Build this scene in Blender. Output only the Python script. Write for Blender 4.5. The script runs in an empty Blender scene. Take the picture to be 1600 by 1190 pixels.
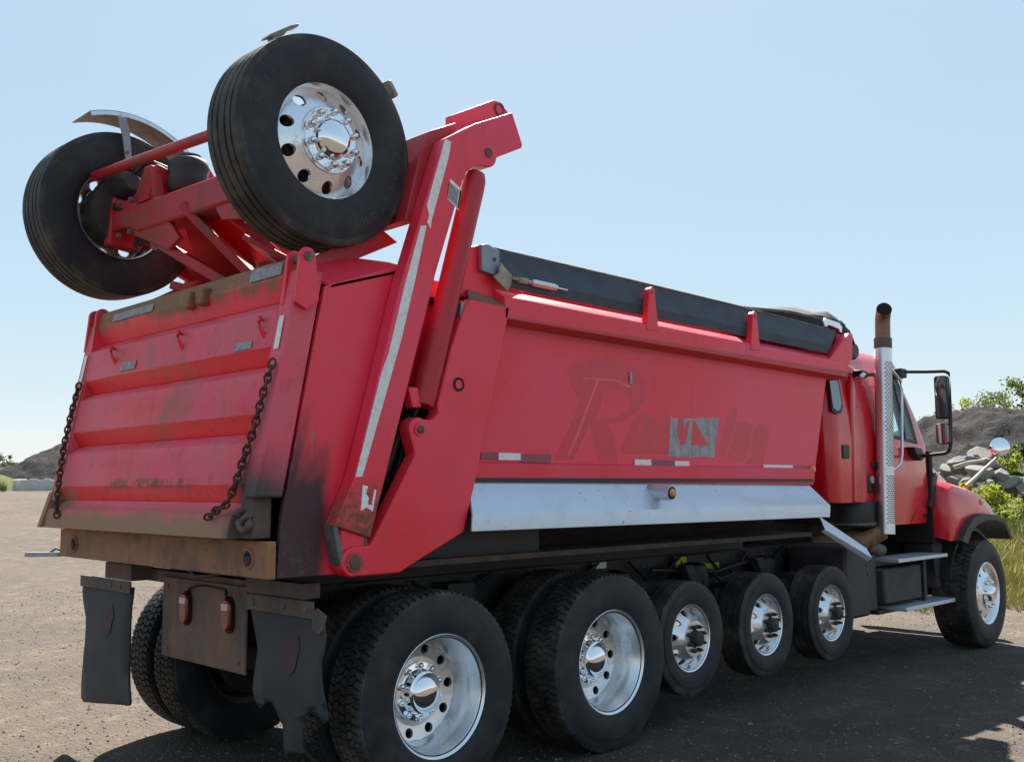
import bpy, bmesh, math, random
from mathutils import Vector, Matrix, noise as mnoise

R_ = math.radians
scene = bpy.context.scene
C = scene.collection

# ------------------------------------------------------------------ camera
CAM = Vector((-3.4369, -5.1684, 1.5761))
YAW, PITCH, ROLL = 0.7841, 0.1045, -0.005
fw = Vector((math.cos(YAW)*math.cos(PITCH), math.sin(YAW)*math.cos(PITCH), math.sin(PITCH)))
rt = Vector((math.sin(YAW), -math.cos(YAW), 0))
up = rt.cross(fw)
r2 = rt*math.cos(ROLL) + up*math.sin(ROLL)
u2 = up*math.cos(ROLL) - rt*math.sin(ROLL)
cam_d = bpy.data.cameras.new('camera')
cam_d.sensor_width = 36.0
cam_d.lens = 36.0*1566.64/1600.0
cam_d.clip_start = 0.05
cam_d.clip_end = 3000
cam = bpy.data.objects.new('camera', cam_d)
cam.matrix_world = Matrix(((r2.x, u2.x, -fw.x, CAM.x), (r2.y, u2.y, -fw.y, CAM.y),
                           (r2.z, u2.z, -fw.z, CAM.z), (0, 0, 0, 1)))
C.objects.link(cam)
scene.camera = cam
scene.render.resolution_x, scene.render.resolution_y = 1024, 761

# ------------------------------------------------------------------ light
SUN_EL = 49.5
SUN_AZ = 45.0            # degrees from +x towards +y: the sun stands ahead of and left of the truck
w = bpy.data.worlds.new('World'); scene.world = w; w.use_nodes = True
nt = w.node_tree; nt.nodes.clear()
sky = nt.nodes.new('ShaderNodeTexSky'); sky.sky_type = 'NISHITA'; sky.sun_disc = False
sky.sun_elevation = R_(SUN_EL); sky.sun_rotation = R_(90.0-SUN_AZ)
sky.altitude = 600; sky.air_density = 1.0; sky.dust_density = 0.5; sky.ozone_density = 5.0
bg = nt.nodes.new('ShaderNodeBackground'); bg.inputs[1].default_value = 0.077
ow = nt.nodes.new('ShaderNodeOutputWorld')
gm = nt.nodes.new('ShaderNodeGamma'); gm.inputs[1].default_value = 0.15     # summer haze: an evener, paler sky
hs_ = nt.nodes.new('ShaderNodeHueSaturation'); hs_.inputs['Saturation'].default_value = 2.75; hs_.inputs['Hue'].default_value = 0.49
nt.links.new(sky.outputs[0], gm.inputs[0]); nt.links.new(gm.outputs[0], hs_.inputs['Color']); nt.links.new(hs_.outputs[0], bg.inputs[0]); nt.links.new(bg.outputs[0], ow.inputs[0])
sd = bpy.data.lights.new('sun', 'SUN'); sd.energy = 2.0; sd.angle = R_(0.53); sd.color = (1.0, .93, .82)
so = bpy.data.objects.new('sun', sd)
sv = Vector((math.cos(R_(SUN_AZ))*math.cos(R_(SUN_EL)), math.sin(R_(SUN_AZ))*math.cos(R_(SUN_EL)), math.sin(R_(SUN_EL))))
so.rotation_euler = sv.to_track_quat('Z', 'Y').to_euler(); so.location = (0, 0, 30)
C.objects.link(so)
vs = scene.view_settings
vs.view_transform = 'Standard'; vs.look = 'None'; vs.gamma = 1.0; vs.exposure = 3.15
vs.use_curve_mapping = False
random.seed(7)

# ------------------------------------------------------------------ materials
class N:
    """small node-graph helper"""
    def __init__(s, name):
        s.m = bpy.data.materials.new(name); s.m.use_nodes = True
        s.t = s.m.node_tree; s.t.nodes.clear()
        s.out = s.t.nodes.new('ShaderNodeOutputMaterial')
        s.b = s.t.nodes.new('ShaderNodeBsdfPrincipled')
        s.t.links.new(s.b.outputs[0], s.out.inputs[0])
        s._pos = None
    def new(s, k): return s.t.nodes.new(k)
    def put(s, sock, v):
        if isinstance(v, bpy.types.NodeSocket): s.t.links.new(v, sock)
        elif isinstance(v, (tuple, list)) and len(v) == 3 and sock.type == 'RGBA': sock.default_value = (*v, 1)
        else: sock.default_value = v
    def set(s, **k):
        al = dict(color='Base Color', rough='Roughness', metal='Metallic', coat='Coat Weight', coatr='Coat Roughness',
                  spec='Specular IOR Level', trans='Transmission Weight', ior='IOR', normal='Normal', alpha='Alpha',
                  sub='Subsurface Weight')
        for a, v in k.items(): s.put(s.b.inputs[al[a]], v)
        return s
    def pos(s):
        if s._pos is None:
            g = s.new('ShaderNodeNewGeometry'); sp = s.new('ShaderNodeSeparateXYZ')
            s.t.links.new(g.outputs['Position'], sp.inputs[0]); s._pos = (g.outputs['Position'], sp.outputs[0], sp.outputs[1], sp.outputs[2])
        return s._pos
    def obj(s):
        return s.new('ShaderNodeTexCoord').outputs['Object']
    def noise(s, scale, detail=4, rough=.55, vec=None, stretch=None, dist=0.0):
        n = s.new('ShaderNodeTexNoise'); n.inputs['Scale'].default_value = scale
        n.inputs['Detail'].default_value = detail; n.inputs['Roughness'].default_value = rough
        n.inputs['Distortion'].default_value = dist
        v = vec if vec is not None else s.pos()[0]
        if stretch:
            mp = s.new('ShaderNodeMapping'); mp.inputs['Scale'].default_value = stretch
            s.t.links.new(v, mp.inputs[0]); v = mp.outputs[0]
        s.t.links.new(v, n.inputs['Vector'])
        return n.outputs[0]
    def voro(s, scale, feature='F1', vec=None, out=0):
        n = s.new('ShaderNodeTexVoronoi'); n.feature = feature; n.inputs['Scale'].default_value = scale
        s.t.links.new(vec if vec is not None else s.pos()[0], n.inputs['Vector'])
        return n.outputs[out]
    def math(s, op, a, b=0.0, clamp=False):
        n = s.new('ShaderNodeMath'); n.operation = op; n.use_clamp = clamp
        s.put(n.inputs[0], a); s.put(n.inputs[1], b); return n.outputs[0]
    def step(s, v, a, b):
        """smooth 0..1 as v goes a -> b (a may be > b)"""
        n = s.new('ShaderNodeMapRange'); n.interpolation_type = 'SMOOTHSTEP'
        if a < b: lo, hi, f, t = a, b, 0, 1
        else: lo, hi, f, t = b, a, 1, 0
        n.inputs[1].default_value = lo; n.inputs[2].default_value = hi
        n.inputs[3].default_value = f; n.inputs[4].default_value = t
        s.put(n.inputs[0], v); return n.outputs[0]
    def mul(s, *a):
        r = a[0]
        for x in a[1:]: r = s.math('MULTIPLY', r, x)
        return r
    def mx(s, *a):
        r = a[0]
        for x in a[1:]: r = s.math('MAXIMUM', r, x)
        return r
    def mix(s, f, a, b):
        n = s.new('ShaderNodeMix'); n.data_type = 'RGBA'
        s.put(n.inputs[0], f); s.put(n.inputs[6], a); s.put(n.inputs[7], b); return n.outputs[2]
    def mixf(s, f, a, b):
        n = s.new('ShaderNodeMix'); n.data_type = 'FLOAT'
        s.put(n.inputs[0], f); s.put(n.inputs[2], a); s.put(n.inputs[3], b); return n.outputs[0]
    def bump(s, h, strength=.3, dist=.01):
        n = s.new('ShaderNodeBump'); n.inputs['Strength'].default_value = strength; n.inputs['Distance'].default_value = dist
        s.put(n.inputs['Height'], h); s.put(s.b.inputs['Normal'], n.outputs[0]); return s

RED = (.80, .016, .028); RED_FADE = (.82, .066, .135); DIRT = (.16, .080, .045); BLACKSCUFF = (.022, .022, .026)

def paint(name, fade=.6, dirt_fn=None, rough=.34, fade_scale=.9, RED=RED, RED_FADE=RED_FADE):
    n = N(name)
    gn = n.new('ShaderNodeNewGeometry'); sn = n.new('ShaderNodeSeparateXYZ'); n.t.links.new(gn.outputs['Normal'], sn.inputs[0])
    no_bounce = n.step(sn.outputs[2], -.45, -.15)  # down-facing paint stays unfaded red: ground-bounced light put into the colour
    f = n.mul(n.step(n.noise(fade_scale, 5), .28, .66), fade, no_bounce)
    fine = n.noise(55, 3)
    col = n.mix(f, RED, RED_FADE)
    # thin vertical streaks of dust and scattered chips
    st = n.step(n.noise(9, 4, .6, stretch=(1, 1, .12)), .56, .78)
    col = n.mix(n.mul(st, .30), col, (.36, .085, .075))
    chips = n.step(n.noise(38, 2, .5), .735, .76)
    col = n.mix(n.mul(chips, .55), col, (.05, .035, .035))
    rg = n.mixf(f, rough, rough+.12)
    rg = n.mixf(n.mul(st, .5), rg, .75)
    if dirt_fn:
        for mask, dc, dr in dirt_fn(n):
            col = n.mix(mask, col, dc); rg = n.mixf(mask, rg, dr)
    n.set(color=col, rough=rg, coat=.05, coatr=.3, spec=.42)
    n.bump(n.math('ADD', n.noise(2.2, 2), n.mul(fine, .05)), .12, .02)
    return n.m

def d_tailgate(n):
    P, x, y, z = n.pos()
    nz = n.noise(3.2, 6, .62); nb = n.noise(13, 5, .65)
    jig = n.math('ADD', z, n.mul(n.math('SUBTRACT', nz, .5), .34))
    low = n.step(jig, 1.52, 1.38)
    corner = n.mul(n.step(y, .72, 1.02), n.step(jig, 1.66, 1.48))
    corn2 = n.mul(n.step(y, -.93, -1.08), n.step(jig, 1.80, 1.52))
    topb = n.mul(n.step(jig, 2.53, 2.60), n.step(nb, .25, .45))
    mid = n.mul(n.step(n.math('ABSOLUTE', n.math('ADD', y, .12)), .50, .10), n.step(nz, .42, .66), n.step(jig, 1.75, 1.95), .75)
    scr = n.mul(n.step(n.math('ABSOLUTE', n.math('SUBTRACT', z, 1.60)), .035, .012), n.step(n.math('ABSOLUTE', n.math('ADD', y, .12)), .52, .42), n.step(nb, .40, .55))
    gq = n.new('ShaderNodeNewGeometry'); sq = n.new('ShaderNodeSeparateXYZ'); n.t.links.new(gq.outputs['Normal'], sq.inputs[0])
    film_sheen = n.mul(n.step(sq.outputs[2], -.30, -.02), n.step(nz, .25, .75), .50)  # dust film plus painted sky sheen on outer faces, none on rib undersides
    return [(film_sheen, (.46, .17, .15), .75), (n.mul(n.step(nb, .52, .72), .30), DIRT, .8), (n.mul(mid, .75), (.36, .13, .075), .8), (n.mul(topb, .95), (.23, .135, .07), .85),
            (n.mul(n.mx(low, corner), .95), (.29, .17, .095), .8), (corn2, (.060, .056, .056), .7), (n.mul(scr, .8), (.15, .09, .05), .8)]

def d_sidewall(n):
    P, x, y, z = n.pos()
    nz = n.noise(4.5, 6, .66); nb = n.noise(26, 4, .6)
    # a wedge of soot and scraped metal up the rear lower corner
    edge = n.math('ADD', n.math('ADD', x, n.mul(n.math('SUBTRACT', z, 1.17), -.045)), n.mul(n.math('SUBTRACT', nz, .5), .10))
    wedge = n.mul(n.step(edge, -.665, -.745), n.step(n.math('ADD', z, n.mul(nz, .3)), 2.0, 1.72))
    hi = n.mul(n.step(n.math('ADD', x, n.mul(n.math('SUBTRACT', z, 1.17), -.22)), -.93, -.975), n.step(z, 2.05, 1.6))
    scratch = n.mul(n.step(n.noise(30, 3, .6, stretch=(1, 1, .25)), .55, .65), n.step(n.math('ABSOLUTE', n.math('SUBTRACT', z, 1.76)), .15, .06), n.step(x, -.72, -.82))
    pale = n.mul(wedge, n.step(nb, .45, .8), n.step(z, 1.55, 1.2), .6)
    return [(n.mul(n.mx(wedge, hi), .95), BLACKSCUFF, .6), (n.mul(scratch, .7), (.20, .19, .19), .7), (pale, (.11, .095, .08), .7)]

def d_arm(n):
    P, x, y, z = n.pos()
    nz = n.noise(6, 6, .66); nb = n.noise(22, 5, .6)
    low = n.mul(n.step(n.math('ADD', z, n.mul(n.math('SUBTRACT', nz, .5), .25)), 1.64, 1.50), n.step(nb, .33, .60))
    return [(n.mul(low, .9), (.125, .080, .045), .85)]

def d_axle(n):
    nz = n.noise(4, 6, .65)
    return [(n.mul(n.step(nz, .50, .66), .75), (.15, .080, .050), .8)]

def d_box(n):
    P, x, y, z = n.pos()
    nb = n.noise(1.4, 5, .6)
    top = n.mul(n.step(n.math('ADD', z, n.mul(nb, .06)), 2.44, 2.52), n.step(z, 2.52, 2.50))
    return [(n.mul(n.step(nb, .5, .75), .22), (.60, .11, .17), .5), (n.mul(top, .5), DIRT, .8)]

M = {}
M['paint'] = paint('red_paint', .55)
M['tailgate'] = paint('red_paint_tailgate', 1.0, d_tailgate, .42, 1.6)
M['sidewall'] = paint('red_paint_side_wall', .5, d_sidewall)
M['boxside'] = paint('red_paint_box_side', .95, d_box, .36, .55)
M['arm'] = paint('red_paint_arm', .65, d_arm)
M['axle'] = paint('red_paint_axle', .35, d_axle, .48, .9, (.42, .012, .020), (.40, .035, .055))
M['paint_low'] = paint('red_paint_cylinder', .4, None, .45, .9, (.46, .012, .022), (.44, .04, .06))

def paint_cab():
    n = N('red_paint_cab')
    f = n.step(n.noise(1.6, 4), .4, .75)
    n.set(color=n.mix(n.mul(f, .35), (.64, .011, .020), (.56, .04, .055)), rough=n.mixf(n.step(n.noise(8, 4), .4, .7), .20, .34), coat=.5, coatr=.10)
    n.bump(n.noise(1.7, 2), .06, .02)
    return n.m
M['cab'] = paint_cab()

def ghost(name, c, r=.4):
    n = N(name)
    n.set(color=n.mix(n.step(n.noise(18, 5), .42, .62), c, tuple(v*.93 for v in c)), rough=r, coat=.1, coatr=.3)
    return n.m
M['ghost_dark'] = ghost('ghost_lettering', (.66, .020, .040), .36)
M['ghost_light'] = ghost('ghost_lettering_outline', (.78, .085, .13), .45)

def rusty(name, a, b, c, sc=5, streak=True, rough=.8, stren=.4):
    n = N(name)
    k = n.noise(sc, 7, .65)
    col = n.mix(n.step(k, .38, .62), a, b)
    if streak: col = n.mix(n.mul(n.step(n.noise(sc*1.6, 5, .6, stretch=(1, 1, .12)), .5, .68), .75), col, c)
    col = n.mix(n.mul(n.step(n.noise(sc*9, 3), .60, .75), .5), col, (.045, .035, .03))
    n.set(color=col, rough=rough, metal=0.0)
    n.bump(n.noise(sc*12, 4), stren, .004)
    return n.m
M['rust'] = rusty('rusty_steel', (.29, .135, .070), (.14, .085, .064), (.40, .165, .065), 3.5)
M['rust_dark'] = rusty('dark_rusty_steel', (.095, .070, .064), (.14, .095, .075), (.075, .056, .058), 7)
M['rust_plate'] = rusty('rusty_plate', (.18, .100, .064), (.10, .072, .066), (.23, .115, .058), 4)
M['chain'] = rusty('rusty_chain', (.10, .042, .026), (.055, .030, .024), (.13, .05, .03), 20)
M['worn'] = rusty('worn_grey_steel', (.15, .14, .13), (.085, .075, .068), (.18, .15, .12), 14)

def flat(name, c, rough=.5, metal=0., var=.18, sc=8, coat=0., bump=0., spec=.5):
    n = N(name)
    k = n.step(n.noise(sc, 5), .3, .7)
    col = n.mix(k, tuple(v*(1-var) for v in c), tuple(min(1, v*(1+var)) for v in c))
    n.set(color=col, rough=n.mixf(n.noise(sc*2.3, 4), rough*.85, min(1, rough*1.15)), metal=metal, coat=coat, spec=spec)
    if bump: n.bump(n.noise(sc*6, 4), bump, .006)
    return n.m
def dusty_black(name, base=(.012, .014, .019), dust=(.055, .047, .042), amt=.55, rough=.55):
    n = N(name)
    g = n.new('ShaderNodeNewGeometry'); sp = n.new('ShaderNodeSeparateXYZ'); n.t.links.new(g.outputs['Normal'], sp.inputs[0])
    k = n.mul(n.step(n.noise(6, 6, .62), .40, .70), amt)
    k = n.mx(k, n.mul(n.step(sp.outputs[2], .3, .9), .6))
    n.set(color=n.mix(k, base, dust), rough=n.mixf(k, rough, .9))
    n.bump(n.noise(45, 3), .15, .004)
    return n.m
M['frame'] = dusty_black('black_chassis_paint', (.018, .020, .026), (.075, .063, .055), .6)
M['under'] = dusty_black('box_underside', (.045, .034, .032), (.12, .072, .052), .8, .8)
M['plastic'] = dusty_black('black_plastic', (.014, .014, .016), (.05, .045, .04), .25, .45)
M['darkbox'] = rusty('dark_textured_box', (.035, .032, .032), (.055, .045, .040), (.03, .028, .03), 12, False, .7, .6)
M['tarp'] = flat('dark_tarp_vinyl', (.030, .037, .052), .62, 0, .25, 5, bump=.25)
M['tarp_black'] = flat('black_mesh_tarp', (.006, .006, .007), .85, 0, .3, 14, bump=.5)
def tyre_mat(name, wall=(.017, .0185, .023), dust=(.095, .080, .066), amt=.40):
    n = N(name)
    o = n.obj(); sp = n.new('ShaderNodeSeparateXYZ'); n.t.links.new(o, sp.inputs[0])
    r = n.math('SQRT', n.math('ADD', n.math('MULTIPLY', sp.outputs[0], sp.outputs[0]), n.math('MULTIPLY', sp.outputs[2], sp.outputs[2])))
    k = n.mul(n.step(n.noise(5, 6, .65, vec=o), .42, .72), amt)
    n.set(color=n.mix(k, wall, dust), rough=n.mixf(k, .62, .92), spec=.35)
    rings = n.new('ShaderNodeTexWave')
    n.bump(n.math('ADD', n.mul(n.noise(70, 3, vec=o), .6), n.mul(n.math('SINE', n.math('MULTIPLY', r, 420)), .25)), .18, .003)
    n.t.nodes.remove(rings)
    return n.m
M['tyre'] = tyre_mat('tyre_rubber')
M['tread'] = tyre_mat('tyre_tread_dusty', (.022, .021, .022), (.14, .112, .088), .75)
M['tyre_text'] = flat('tyre_lettering', (.040, .042, .050), .6, 0, .1)
def metal(name, c, rough, sc=30, var=.12, dirt=.0, met=1.0):
    n = N(name)
    k = n.noise(sc, 4)
    col = n.mix(k, tuple(v*(1-var) for v in c), c)
    rg = n.mixf(n.noise(6, 4), rough*.7, rough*1.4)
    if dirt:
        dm = n.mul(n.step(n.noise(9, 6, .66), .56, .72), dirt)
        col = n.mix(dm, col, (.16, .13, .10)); rg = n.mixf(dm, rg, .8)
    n.set(color=col, rough=rg, metal=met)
    return n.m
M['chrome'] = metal('chrome', (.86, .87, .90), .04, 20, .04, .15)
M['alu'] = metal('polished_aluminium', (.86, .87, .89), .27, 26, .10, .30, .80)
M['alu_dull'] = metal('brushed_aluminium', (.70, .71, .74), .34, 26, .18, .5)
M['drum'] = rusty('brake_drum', (.05, .035, .028), (.03, .026, .026), (.07, .04, .03), 10)
def silver():
    n = N('silver_sheet')
    P, x, y, z = n.pos()
    spots = n.step(n.noise(30, 3, .6), .66, .70)
    k = n.mul(n.mx(n.mul(spots, n.step(n.noise(1.3, 2), .40, .60)), 0.0), .8)
    dirt = n.mul(n.step(n.noise(5, 6, .65), .5, .75), .35)
    col = n.mix(dirt, (.60, .66, .75), (.48, .47, .47)); col = n.mix(k, col, (.12, .10, .10))
    n.set(color=col, rough=n.mixf(n.noise(10, 4), .30, .50), metal=.55)
    n.bump(n.math('ADD', n.mul(n.noise(60, 3), .1), n.noise(2.6, 3)), .22, .03)
    return n.m
M['silver'] = silver()
M['stack'] = metal('exhaust_shield_metal', (.78, .77, .77), .36, 40, .10, .25)
M['burnt'] = rusty('burnt_pipe', (.17, .085, .042), (.30, .155, .075), (.075, .045, .034), 6, True, .45, .2)
M['galv'] = flat('galvanised_bracket', (.24, .26, .29), .45, .5, .12)
M['cream'] = rusty('stained_cream_metal', (.42, .38, .30), (.28, .23, .17), (.33, .28, .20), 16)
M['tape_white'] = flat('reflective_tape_white', (.74, .72, .70), .42, 0, .10, 40, bump=.15)
M['tape_red'] = flat('faded_reflective_tape_red', (.27, .055, .075), .45, 0, .12, 40)
M['tape_grey'] = rusty('old_tape_grey', (.36, .36, .38), (.24, .23, .23), (.42, .42, .44), 30, False)
M['patch'] = rusty('scraped_grey_patch', (.36, .34, .35), (.27, .22, .235), (.42, .40, .40), 14, True, .6, .1)
M['glassdark'] = None
def glass(name, c=(.75, .85, .85), rough=.03):
    n = N(name); n.set(color=c, rough=rough, trans=1.0, ior=1.45)
    return n.m
M['glass'] = glass('tinted_glass', (.55, .68, .70))
M['cabin'] = flat('cab_interior', (.03, .032, .036), .8)
M['amber'] = flat('amber_lens', (.62, .20, .015), .18, 0, .05, coat=.6)
M['redlens'] = flat('red_lens', (.20, .010, .020), .18, 0, .05, coat=.6)
M['clearlens'] = flat('clear_lens', (.50, .42, .42), .15, 0, .05, coat=.6)
M['rubber'] = dusty_black('black_rubber_flap', (.034, .035, .041), (.075, .063, .060), .5, .75)
M['redspray'] = rusty('faded_red_print', (.095, .028, .032), (.050, .036, .040), (.12, .02, .024), 26, False, .8, .1)
M['mirror'] = metal('mirror_glass', (.86, .88, .90), .03, 20, .02)
M['yellow'] = flat('yellow_sticker', (.60, .42, .02), .5, 0, .1)
M['lime'] = flat('yellow_green_sticker', (.42, .46, .03), .5, 0, .1)
M['white'] = flat('white_sticker', (.80, .78, .76), .5, 0, .08, 30)
M['print'] = flat('dark_print', (.05, .03, .03), .6)
M['fender_alu'] = rusty('stained_aluminium', (.30, .275, .25), (.20, .17, .15), (.36, .34, .32), 9, False, .5, .1)
M['hole'] = flat('dark_hole', (.010, .009, .009), .9)
M['seam'] = flat('seam_gap', (.020, .006, .008), .9)
M['airbag'] = flat('black_rubber_air_bag', (.014, .014, .017), .55, 0, .3, bump=.2)

# ------------------------------------------------------------------ mesh helpers
class G:
    def __init__(s): s.v = []; s.f = []
    def add(s, vs_, fs):
        o = len(s.v); s.v += [tuple(p) for p in vs_]; s.f += [tuple(i+o for i in f) for f in fs]; return s
    def box(s, x0, x1, y0, y1, z0, z1):
        vs_ = [(x0, y0, z0), (x1, y0, z0), (x1, y1, z0), (x0, y1, z0), (x0, y0, z1), (x1, y0, z1), (x1, y1, z1), (x0, y1, z1)]
        return s.add(vs_, [(0, 3, 2, 1), (4, 5, 6, 7), (0, 1, 5, 4), (1, 2, 6, 5), (2, 3, 7, 6), (3, 0, 4, 7)])
    def prism(s, poly, ax, a, b):
        """poly in the plane across axis ax: 'y' -> (x,z), 'x' -> (y,z), 'z' -> (x,y)"""
        def p3(p, t): return {'y': (p[0], t, p[1]), 'x': (t, p[0], p[1]), 'z': (p[0], p[1], t)}[ax]
        n = len(poly)
        ar = sum(poly[i][0]*poly[(i+1) % n][1]-poly[(i+1) % n][0]*poly[i][1] for i in range(n))
        pl = poly if ar > 0 else poly[::-1]
        vs_ = [p3(p, a) for p in pl]+[p3(p, b) for p in pl]
        flip = (ax == 'y') != (a > b)
        fs = [tuple(range(n-1, -1, -1)), tuple(range(n, 2*n))]+[(i, (i+1) % n, (i+1) % n+n, i+n) for i in range(n)]
        if flip: fs = [f[::-1] for f in fs]
        return s.add(vs_, fs)
    def bar(s, p, q, w_, h, upv=(0, 0, 1)):
        p, q = Vector(p), Vector(q); d = (q-p).normalized(); a = d.cross(Vector(upv)).normalized(); b = a.cross(d)
        vs_ = [o+a*(i*w_/2)+b*(j*h/2) for o in (p, q) for i, j in ((-1, -1), (1, -1), (1, 1), (-1, 1))]
        return s.add(vs_, [(3, 2, 1, 0), (4, 5, 6, 7), (0, 1, 5, 4), (1, 2, 6, 5), (2, 3, 7, 6), (3, 0, 4, 7)])
    def tube(s, path, r, n=14, closed=False, cap=True):
        P = [Vector(p) for p in path]; m = len(P); rs = r if isinstance(r, (list, tuple)) else [r]*m
        ref = None; rings = []
        for i in range(m):
            if closed: d = (P[(i+1) % m]-P[i-1]).normalized()
            else: d = (P[min(i+1, m-1)]-P[max(i-1, 0)]).normalized()
            if ref is None:
                ref = Vector((0, 0, 1)) if abs(d.z) < .9 else Vector((1, 0, 0))
            a = d.cross(ref).normalized(); b = d.cross(a).normalized(); ref = a.cross(d)*1.0 if False else ref
            rings.append([P[i]+a*math.cos(2*math.pi*k/n)*rs[i]+b*math.sin(2*math.pi*k/n)*rs[i] for k in range(n)])
        vs_ = [p for r_ in rings for p in r_]; fs = []
        for i in range(m if closed else m-1):
            j = (i+1) % m
            for k in range(n):
                fs.append((i*n+k, i*n+(k+1) % n, j*n+(k+1) % n, j*n+k))
        if cap and not closed:
            fs.append(tuple(range(n-1, -1, -1))); fs.append(tuple((m-1)*n+k for k in range(n)))
        return s.add(vs_, fs)
    def lathe(s, prof, n=64, ax='y', c=(0, 0, 0), closed=False):
        """prof: list of (axial, radius); revolved about the axis through c"""
        vs_ = []
        for k in range(n):
            t = 2*math.pi*k/n
            for a, r in prof:
                u, v_ = r*math.cos(t), r*math.sin(t)
                p = {'y': (u, a, v_), 'x': (a, u, v_), 'z': (u, v_, a)}[ax]
                vs_.append((p[0]+c[0], p[1]+c[1], p[2]+c[2]))
        m = len(prof); fs = []
        for k in range(n):
            k2 = (k+1) % n
            for i in range(m if closed else m-1):
                j = (i+1) % m
                fs.append((k*m+i, k2*m+i, k2*m+j, k*m+j))
        return s.add(vs_, fs)
    def loft(s, rings, cap=True):
        n = len(rings[0]); vs_ = [p for r in rings for p in r]; fs = []
        for i in range(len(rings)-1):
            for k in range(n): fs.append((i*n+k, i*n+(k+1) % n, (i+1)*n+(k+1) % n, (i+1)*n+k))
        if cap: fs.append(tuple(range(n-1, -1, -1))); fs.append(tuple((len(rings)-1)*n+k for k in range(n)))
        return s.add(vs_, fs)
    def mesh(s, name, mat, smooth=None, fix=True):
        me = bpy.data.meshes.new(name); me.from_pydata(s.v, [], s.f)
        if fix:
            bm = bmesh.new(); bm.from_mesh(me); bmesh.ops.recalc_face_normals(bm, faces=bm.faces[:]); bm.to_mesh(me); bm.free()
        if smooth is not None:
            me.polygons.foreach_set('use_smooth', [True]*len(me.polygons))
            if smooth < 180: me.set_sharp_from_angle(angle=R_(smooth))
        if mat is not None: me.materials.append(mat)
        me.update(); return me
    def obj(s, name, mat, parent=None, bevel=0., seg=2, smooth=None, fix=True):
        if isinstance(mat, str): mat = M[mat]
        if bevel and smooth is None: smooth = 40
        return link(name, s.mesh(name, mat, smooth, fix), parent, bevel, seg)

def link(name, me, parent=None, bevel=0., seg=2, loc=None, rot=None):
    o = bpy.data.objects.new(name, me); C.objects.link(o)
    if parent: o.parent = parent
    if loc: o.location = loc
    if rot: o.rotation_euler = rot
    if bevel:
        b = o.modifiers.new('bevel', 'BEVEL'); b.width = bevel; b.segments = seg; b.limit_method = 'ANGLE'; b.angle_limit = R_(30)
        b.harden_normals = False
    return o
def empty(name, loc=(0, 0, 0), parent=None, rot=None):
    o = bpy.data.objects.new(name, None); o.empty_display_size = .2; C.objects.link(o); o.location = loc
    if rot: o.rotation_euler = rot
    if parent: o.parent = parent
    return o
def tag(o, label=None, cat=None, group=None, kind=None):
    if label: o['label'] = label
    if cat: o['category'] = cat
    if group: o['group'] = group
    if kind: o['kind'] = kind
    return o
def sm(a, b, t):
    t = max(0., min(1., (t-a)/(b-a))); return t*t*(3-2*t)
def arc(cx, cy, r, a0, a1, n):
    return [(cx+r*math.cos(R_(a0+(a1-a0)*i/n)), cy+r*math.sin(R_(a0+(a1-a0)*i/n))) for i in range(n+1)]

# ------------------------------------------------------------------ ground
def polar(az, d):          # bearing in degrees from +x about the camera's standpoint
    return CAM.x+d*math.cos(R_(az)), CAM.y+d*math.sin(R_(az))
def gz(x, y):
    dx, dy = x-CAM.x, y-CAM.y; d = math.hypot(dx, dy); az = math.degrees(math.atan2(dy, dx))
    z = -.072*sm(1.8, 6.8, x)*(1-sm(14, 30, d))
    z += 1.46*sm(12, 58, d)*sm(50, 64, az)*(1-sm(100, 140, az))
    return z
g = G()
NA, rad = 240, [0.0]
r = .6
while r < 900: rad.append(r); r *= 1.062
rings = []
for i, rr in enumerate(rad[1:]):
    for k in range(NA):
        t = 2*math.pi*k/NA; x = CAM.x+rr*math.cos(t)+2; y = CAM.y+rr*math.sin(t)+2
        z = gz(x, y)
        if rr < 60: z += .012*(mnoise.noise(Vector((x*.9, y*.9, 0)))) + .006*mnoise.noise(Vector((x*3.1, y*3.1, 4)))
        g.v.append((x, y, z))
nr = len(rad)-1
for i in range(nr-1):
    for k in range(NA): g.f.append((i*NA+k, (i+1)*NA+k, (i+1)*NA+(k+1) % NA, i*NA+(k+1) % NA))
g.f.append(tuple(range(NA)))
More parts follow.
